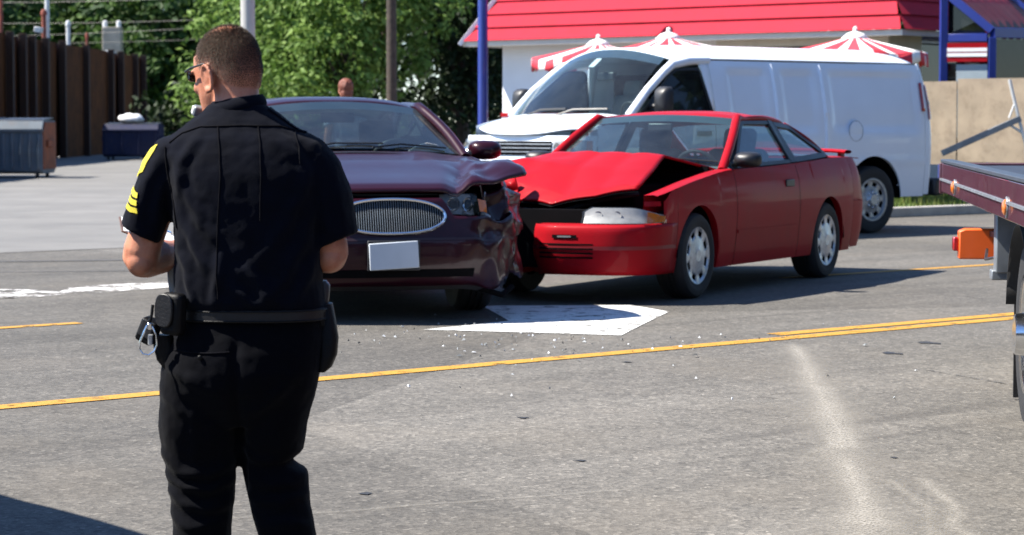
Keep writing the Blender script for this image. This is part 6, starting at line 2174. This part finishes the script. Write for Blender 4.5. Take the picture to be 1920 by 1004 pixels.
    fl_.build('pouch_flap', M['leather'], pouch, bevel=.003)
    rd = Euler((.1, .45, -.3)).to_matrix()
    hs = rbox(P(284, 617, -.07), (.052, .045, .070), rd, 'radio_case', M['leather_plain'], belt, .009)
    rbox(P(281, 613, -.094), (.038, .004, .048), rd, 'case_face', M['trim'], hs, .002)
    # strap with key clip
    kr = MB()
    loop = [(290, 601), (296, 607), (303, 622), (304, 640), (299, 652), (289, 659), (278, 657), (272, 648), (273, 634), (281, 615), (286, 605)]
    kr.tube([P(a, b, -.128) for a, b in loop], .0026, 8, closed=True)
    ko = kr.build('key_clip', M['chrome'], belt)
    MB().tube([P(297, 566, -.125), P(295, 585, -.128), P(290, 602, -.128)], .0045, 8).build('clip_strap', M['leather_plain'], ko)
    MB().lathe([(.006, 0), (.008, .004), (.008, .016), (.005, .02)], 12, tuple(P(291, 612, -.126)), caps=True).build('swivel', M['chrome'], ko)
    MB().tube([P(292, 622, -.122), P(291, 640, -.118)], [.007, .007], 10).build('key', M['steel'], ko)
    lw = MB(); lw.loft([ering(P(a, b, -.06), w, .03, 16, 3) for a, b, w in ((308, 625, .028), (312, 650, .030), (314, 672, .024), (318, 688, .010))]); lw.build('cuff_case', M['leather_plain'], belt, smooth=50)
    # holster on the right hip
    ho = MB(); ho.loft([ering(P(a, b, c), w, .045, 18, 3) for a, b, w, c in ((604, 570, .026, .02), (608, 600, .030, .01), (613, 635, .031, .0), (612, 665, .029, -.005), (607, 688, .022, -.008), (604, 697, .010, -.008))])
    hol = ho.build('holster', M['leather_plain'], belt, smooth=50)
    gp = MB(); gp.loft([ering(P(a, b, .03), w, .030, 14, 3) for a, b, w in ((604, 572, .014), (606, 552, .015), (606, 536, .016), (604, 528, .008))]); gp.build('grip', M['trim'], hol, smooth=50)
    rbox(P(606, 596, -.05), (.012, .006, .04), Euler((0, 0, .2)).to_matrix(), 'retention_strap', M['leather_plain'], hol, .002)
    # grey radio at the front left, seen under the forearm
    ra = MB(); ra.loft([ering(P(a, b, .13), w, .018, 16, 4) for a, b, w in ((318, 560, .020), (316, 535, .022), (314, 505, .022), (313, 495, .014))])
    ro = ra.build('portable_radio', M['grey_metal'], belt, smooth=50)
    # sunglasses
    def H(x, y, z): return HM @ Vector((x, y, z))
    sg = MB()
    for s in (1, -1):
        sg.tube([H(s * .084, -.022, .018), H(s * .087, -.005, .027), H(s * .083, .05, .026), H(s * .072, .088, .022)], [.0022, .0028, .0030, .0036], 8)
    sg.tube([H(-.072, .088, .024), H(-.04, .106, .026), H(0, .113, .026), H(.04, .106, .026), H(.072, .088, .024)], .0028, 8)
    so = sg.build('sunglasses', M['trim'], body, smooth=50)
    for s in (1, -1):
        ln = MB(); ln.grid(lambda u, v: H(s * mix(.010, .066, u), .112 - .022 * u * u, mix(-.004, .024, v) + .004 * u * (1 - v)), 8, 5); ln.build('sunglass_lens', M['dark_glass'], so, solid=.002)
    # shoulder microphone clipped on the left front of the shirt
    mc = rbox(P(367, 209, .085), (.034, .03, .030), Euler((.3, .2, .3)).to_matrix(), 'shoulder_microphone', M['grey_metal'], body, .006)
    rbox(P(357, 207, .085), (.010, .028, .022), Euler((.3, .2, .3)).to_matrix(), 'microphone_clip', M['pale_pipe'], mc, .003)
    # wrist watch
    wd = (wrL - elL).normalized(); MB().tube([wrL - wd * .036, wrL - wd * .012], .036, 18, caps=False).build('watch_strap', M['trim'], body, solid=.003)
    body.location = (gx, gy, zg)
    tag(body, 'police officer in dark uniform standing with back to the camera', 'person')
    # ---------------- clipboard held in the left hand: a thing of its own
    cb = empty('clipboard', (0, 0, 0))
    bo = MB().box((0, 0, 0), (.225, .315, .004)).build('board', pm('brown_hardboard', (.10, .05, .03), .6, var=.2), cb, bevel=.0015)
    for k in range(3):
        MB().box((.001 * k, -.004 + .002 * k, .0028 + k * .0012), (.212, .285, .0009), (0, 0, .01 * k)).build('sheet', M['sign_white'], cb)
    MB().box((0, .145, .008), (.10, .022, .010)).build('clip', M['chrome'], cb, bevel=.003)
    pos = P(262, 455, .31)
    cb.location = Vector((gx, gy, zg)) + pos
    cb.rotation_euler = (.10, .36, .22)
    tag(cb, 'clipboard with white sheets held in front of the officer', 'clipboard')
    pn = MB(); a, b = P(330, 440, .33), P(345, 458, .30)
    pn.tube([a, a.lerp(b, .1), b.lerp(a, .1), b], [.001, .004, .004, .003], 8)
    po = pn.build('pen', M['trim']); po.location = (gx, gy, zg)
    tag(po, 'dark pen held over the clipboard', 'pen')
    return body
build_officer()

def build_bystander(x, y, h, rz, hair_col, shirt_col, label):
    """standing bystander with arms hanging"""
    zg = gz(x, y)
    k = h / 1.75
    mb = MB()
    HM = Matrix.Translation((0, .01, 1.63)) @ Matrix.Scale(.97, 4)
    add_head(mb, HM)
    mb.loft([ering((0, 0, 1.42), .07, .06), ering((0, .0, 1.50), .050, .052), ering((0, .0, 1.58), .052, .058)])
    mb.loft([ering((0, 0, z), a, b) for z, a, b in ((.86, .17, .12), (1.0, .15, .11), (1.15, .15, .11), (1.30, .17, .115), (1.40, .17, .09), (1.45, .10, .07))])
    for s in (1, -1):
        limb(mb, [(s * .095, 0, .88), (s * .10, .015, .48), (s * .10, -.01, .08)], [.085, .058, .042])
        limb(mb, [(s * .10, -.02, .05), (s * .11, .13, .03)], [.04, .03], 10)
        limb(mb, [(s * .18, 0, 1.38), (s * .23, -.01, 1.10), (s * .24, .06, .88)], [.052, .042, .028])
        add_hand(mb, (s * .24, .065, .87), (0, .1, -1), (-s, .1, 0), 1 if s > 0 else -1, .4)
    me = fuse(mb, .006, 3)
    o = mesh_obj('person', me, M['skin'])
    for nm, rows, mat in (('shirt', None, cloth_mat('bystander_shirt', shirt_col)), ('trousers', None, cloth_mat('bystander_trousers', (.03, .04, .07)))):
        c = MB()
        if nm == 'shirt':
            c.loft([ering((0, 0, z), a, b) for z, a, b in ((.84, .19, .135), (1.0, .175, .13), (1.15, .17, .128), (1.30, .19, .13), (1.40, .185, .105), (1.455, .11, .082))])
            for s in (1, -1): c.loft([ering((s * a, 0, z), r, r * 1.1, 20, 2, Vector((1, 0, -s * .3))) for a, z, r in ((.14, 1.40, .065), (.19, 1.32, .068), (.215, 1.20, .066))])
        else:
            c.loft([ering((0, 0, z), a, b) for z, a, b in ((.95, .18, .13), (.88, .19, .135), (.80, .18, .12))])
            for s in (1, -1): c.loft([ering((s * .10, yy, z), r, r) for z, r, yy in ((.88, .095, 0), (.5, .075, .012), (.10, .068, -.01))])
        cm = fuse(c, .008, 3)
        displace(cm, lambda p, n: .006 * noise.noise(p * 8))
        mesh_obj(nm, cm, mat, o)
    # hair cap with volume
    hb = MB(); hb.ellipsoid((0, -.022, .040), (.094, .108, .104), 28, 18); hb.ellipsoid((0, -.06, -.05), (.080, .055, .09), 20, 12)
    hb.xf(HM)
    hmh = fuse(hb, .006, 2)
    displace(hmh, lambda p, n: .010 * noise.noise(Vector((p.x * 40, p.y * 40, p.z * 12))))
    mesh_obj('hair', hmh, pm('bystander_hair', hair_col, .6, var=.35, scale=60, bump=.4, bscale=200), o)
    o.location = (x, y, zg); o.rotation_euler = (0, 0, rz); o.scale = (k, k, k)
    tag(o, label, 'person')
build_bystander(-2.06, 30.0, 1.76, .35, (.16, .040, .018), (.28, .30, .36), 'bystander with auburn hair visible over the maroon sedan roof')

# ------------------------------------------------------------------ unseen van added outside the left edge to cast the lower left shadow
build_van(-5.00, 6.45, (-RD.x, -RD.y), gz(-4.4, 7.0), 'white van added unseen outside the left edge to cast its shadow in', 'shadow_van')

# ------------------------------------------------------------------ unseen shop row added behind the camera to darken reflections and sky fill
bk = empty('unseen_brick_shop', (0, -16, 0))
M['brick'] = pm('brown_brick', (.17, .085, .055), .9, var=.25, scale=3, bump=.3, bscale=30)
MB().box((0, -4, 2.9), (64, 8, 6.6)).build('wall', M['brick'], bk)
MB().box((0, .1, 6.1), (64.4, .5, .5)).build('cornice', M['concrete'], bk, bevel=.05)
for k in range(14):
    x = -29 + k * 4.5
    w = MB().box((x, .06, 1.7), (3.4, .06, 2.2)).build('shop_window', M['dark_glass'], bk)
    MB().box((x, .10, .50), (3.6, .2, .12)).build('sill', M['concrete'], w)
    MB().box((x, .55, 3.05), (3.7, 1.1, .08), (-.3, 0, 0)).build('awning', M['dump_grey'], w)
    w = MB().box((x, .06, 4.7), (1.3, .06, 1.5)).build('upper_window', M['dark_glass'], bk)
    MB().box((x, .10, 3.88), (1.5, .18, .1)).build('sill', M['concrete'], w)
tag(bk, 'long brown brick shop row added unseen behind the camera to darken reflections', 'building')
for i, (x, y) in enumerate(((22, 6), (19.5, 13), (18, 20.5), (17.5, 28))):  # unseen tree row added to darken what the red paint reflects
    tree(x, y, crown(4.4, 4.6, 4.4, 400 + i, 8), 6000, .36, 'dark', 2.2, .28, ('first', 'second', 'third', 'fourth')[i] + ' added street tree outside the right edge to darken reflections, counted from the shops', 410 + i, 1.1, group='added street trees outside the right edge')
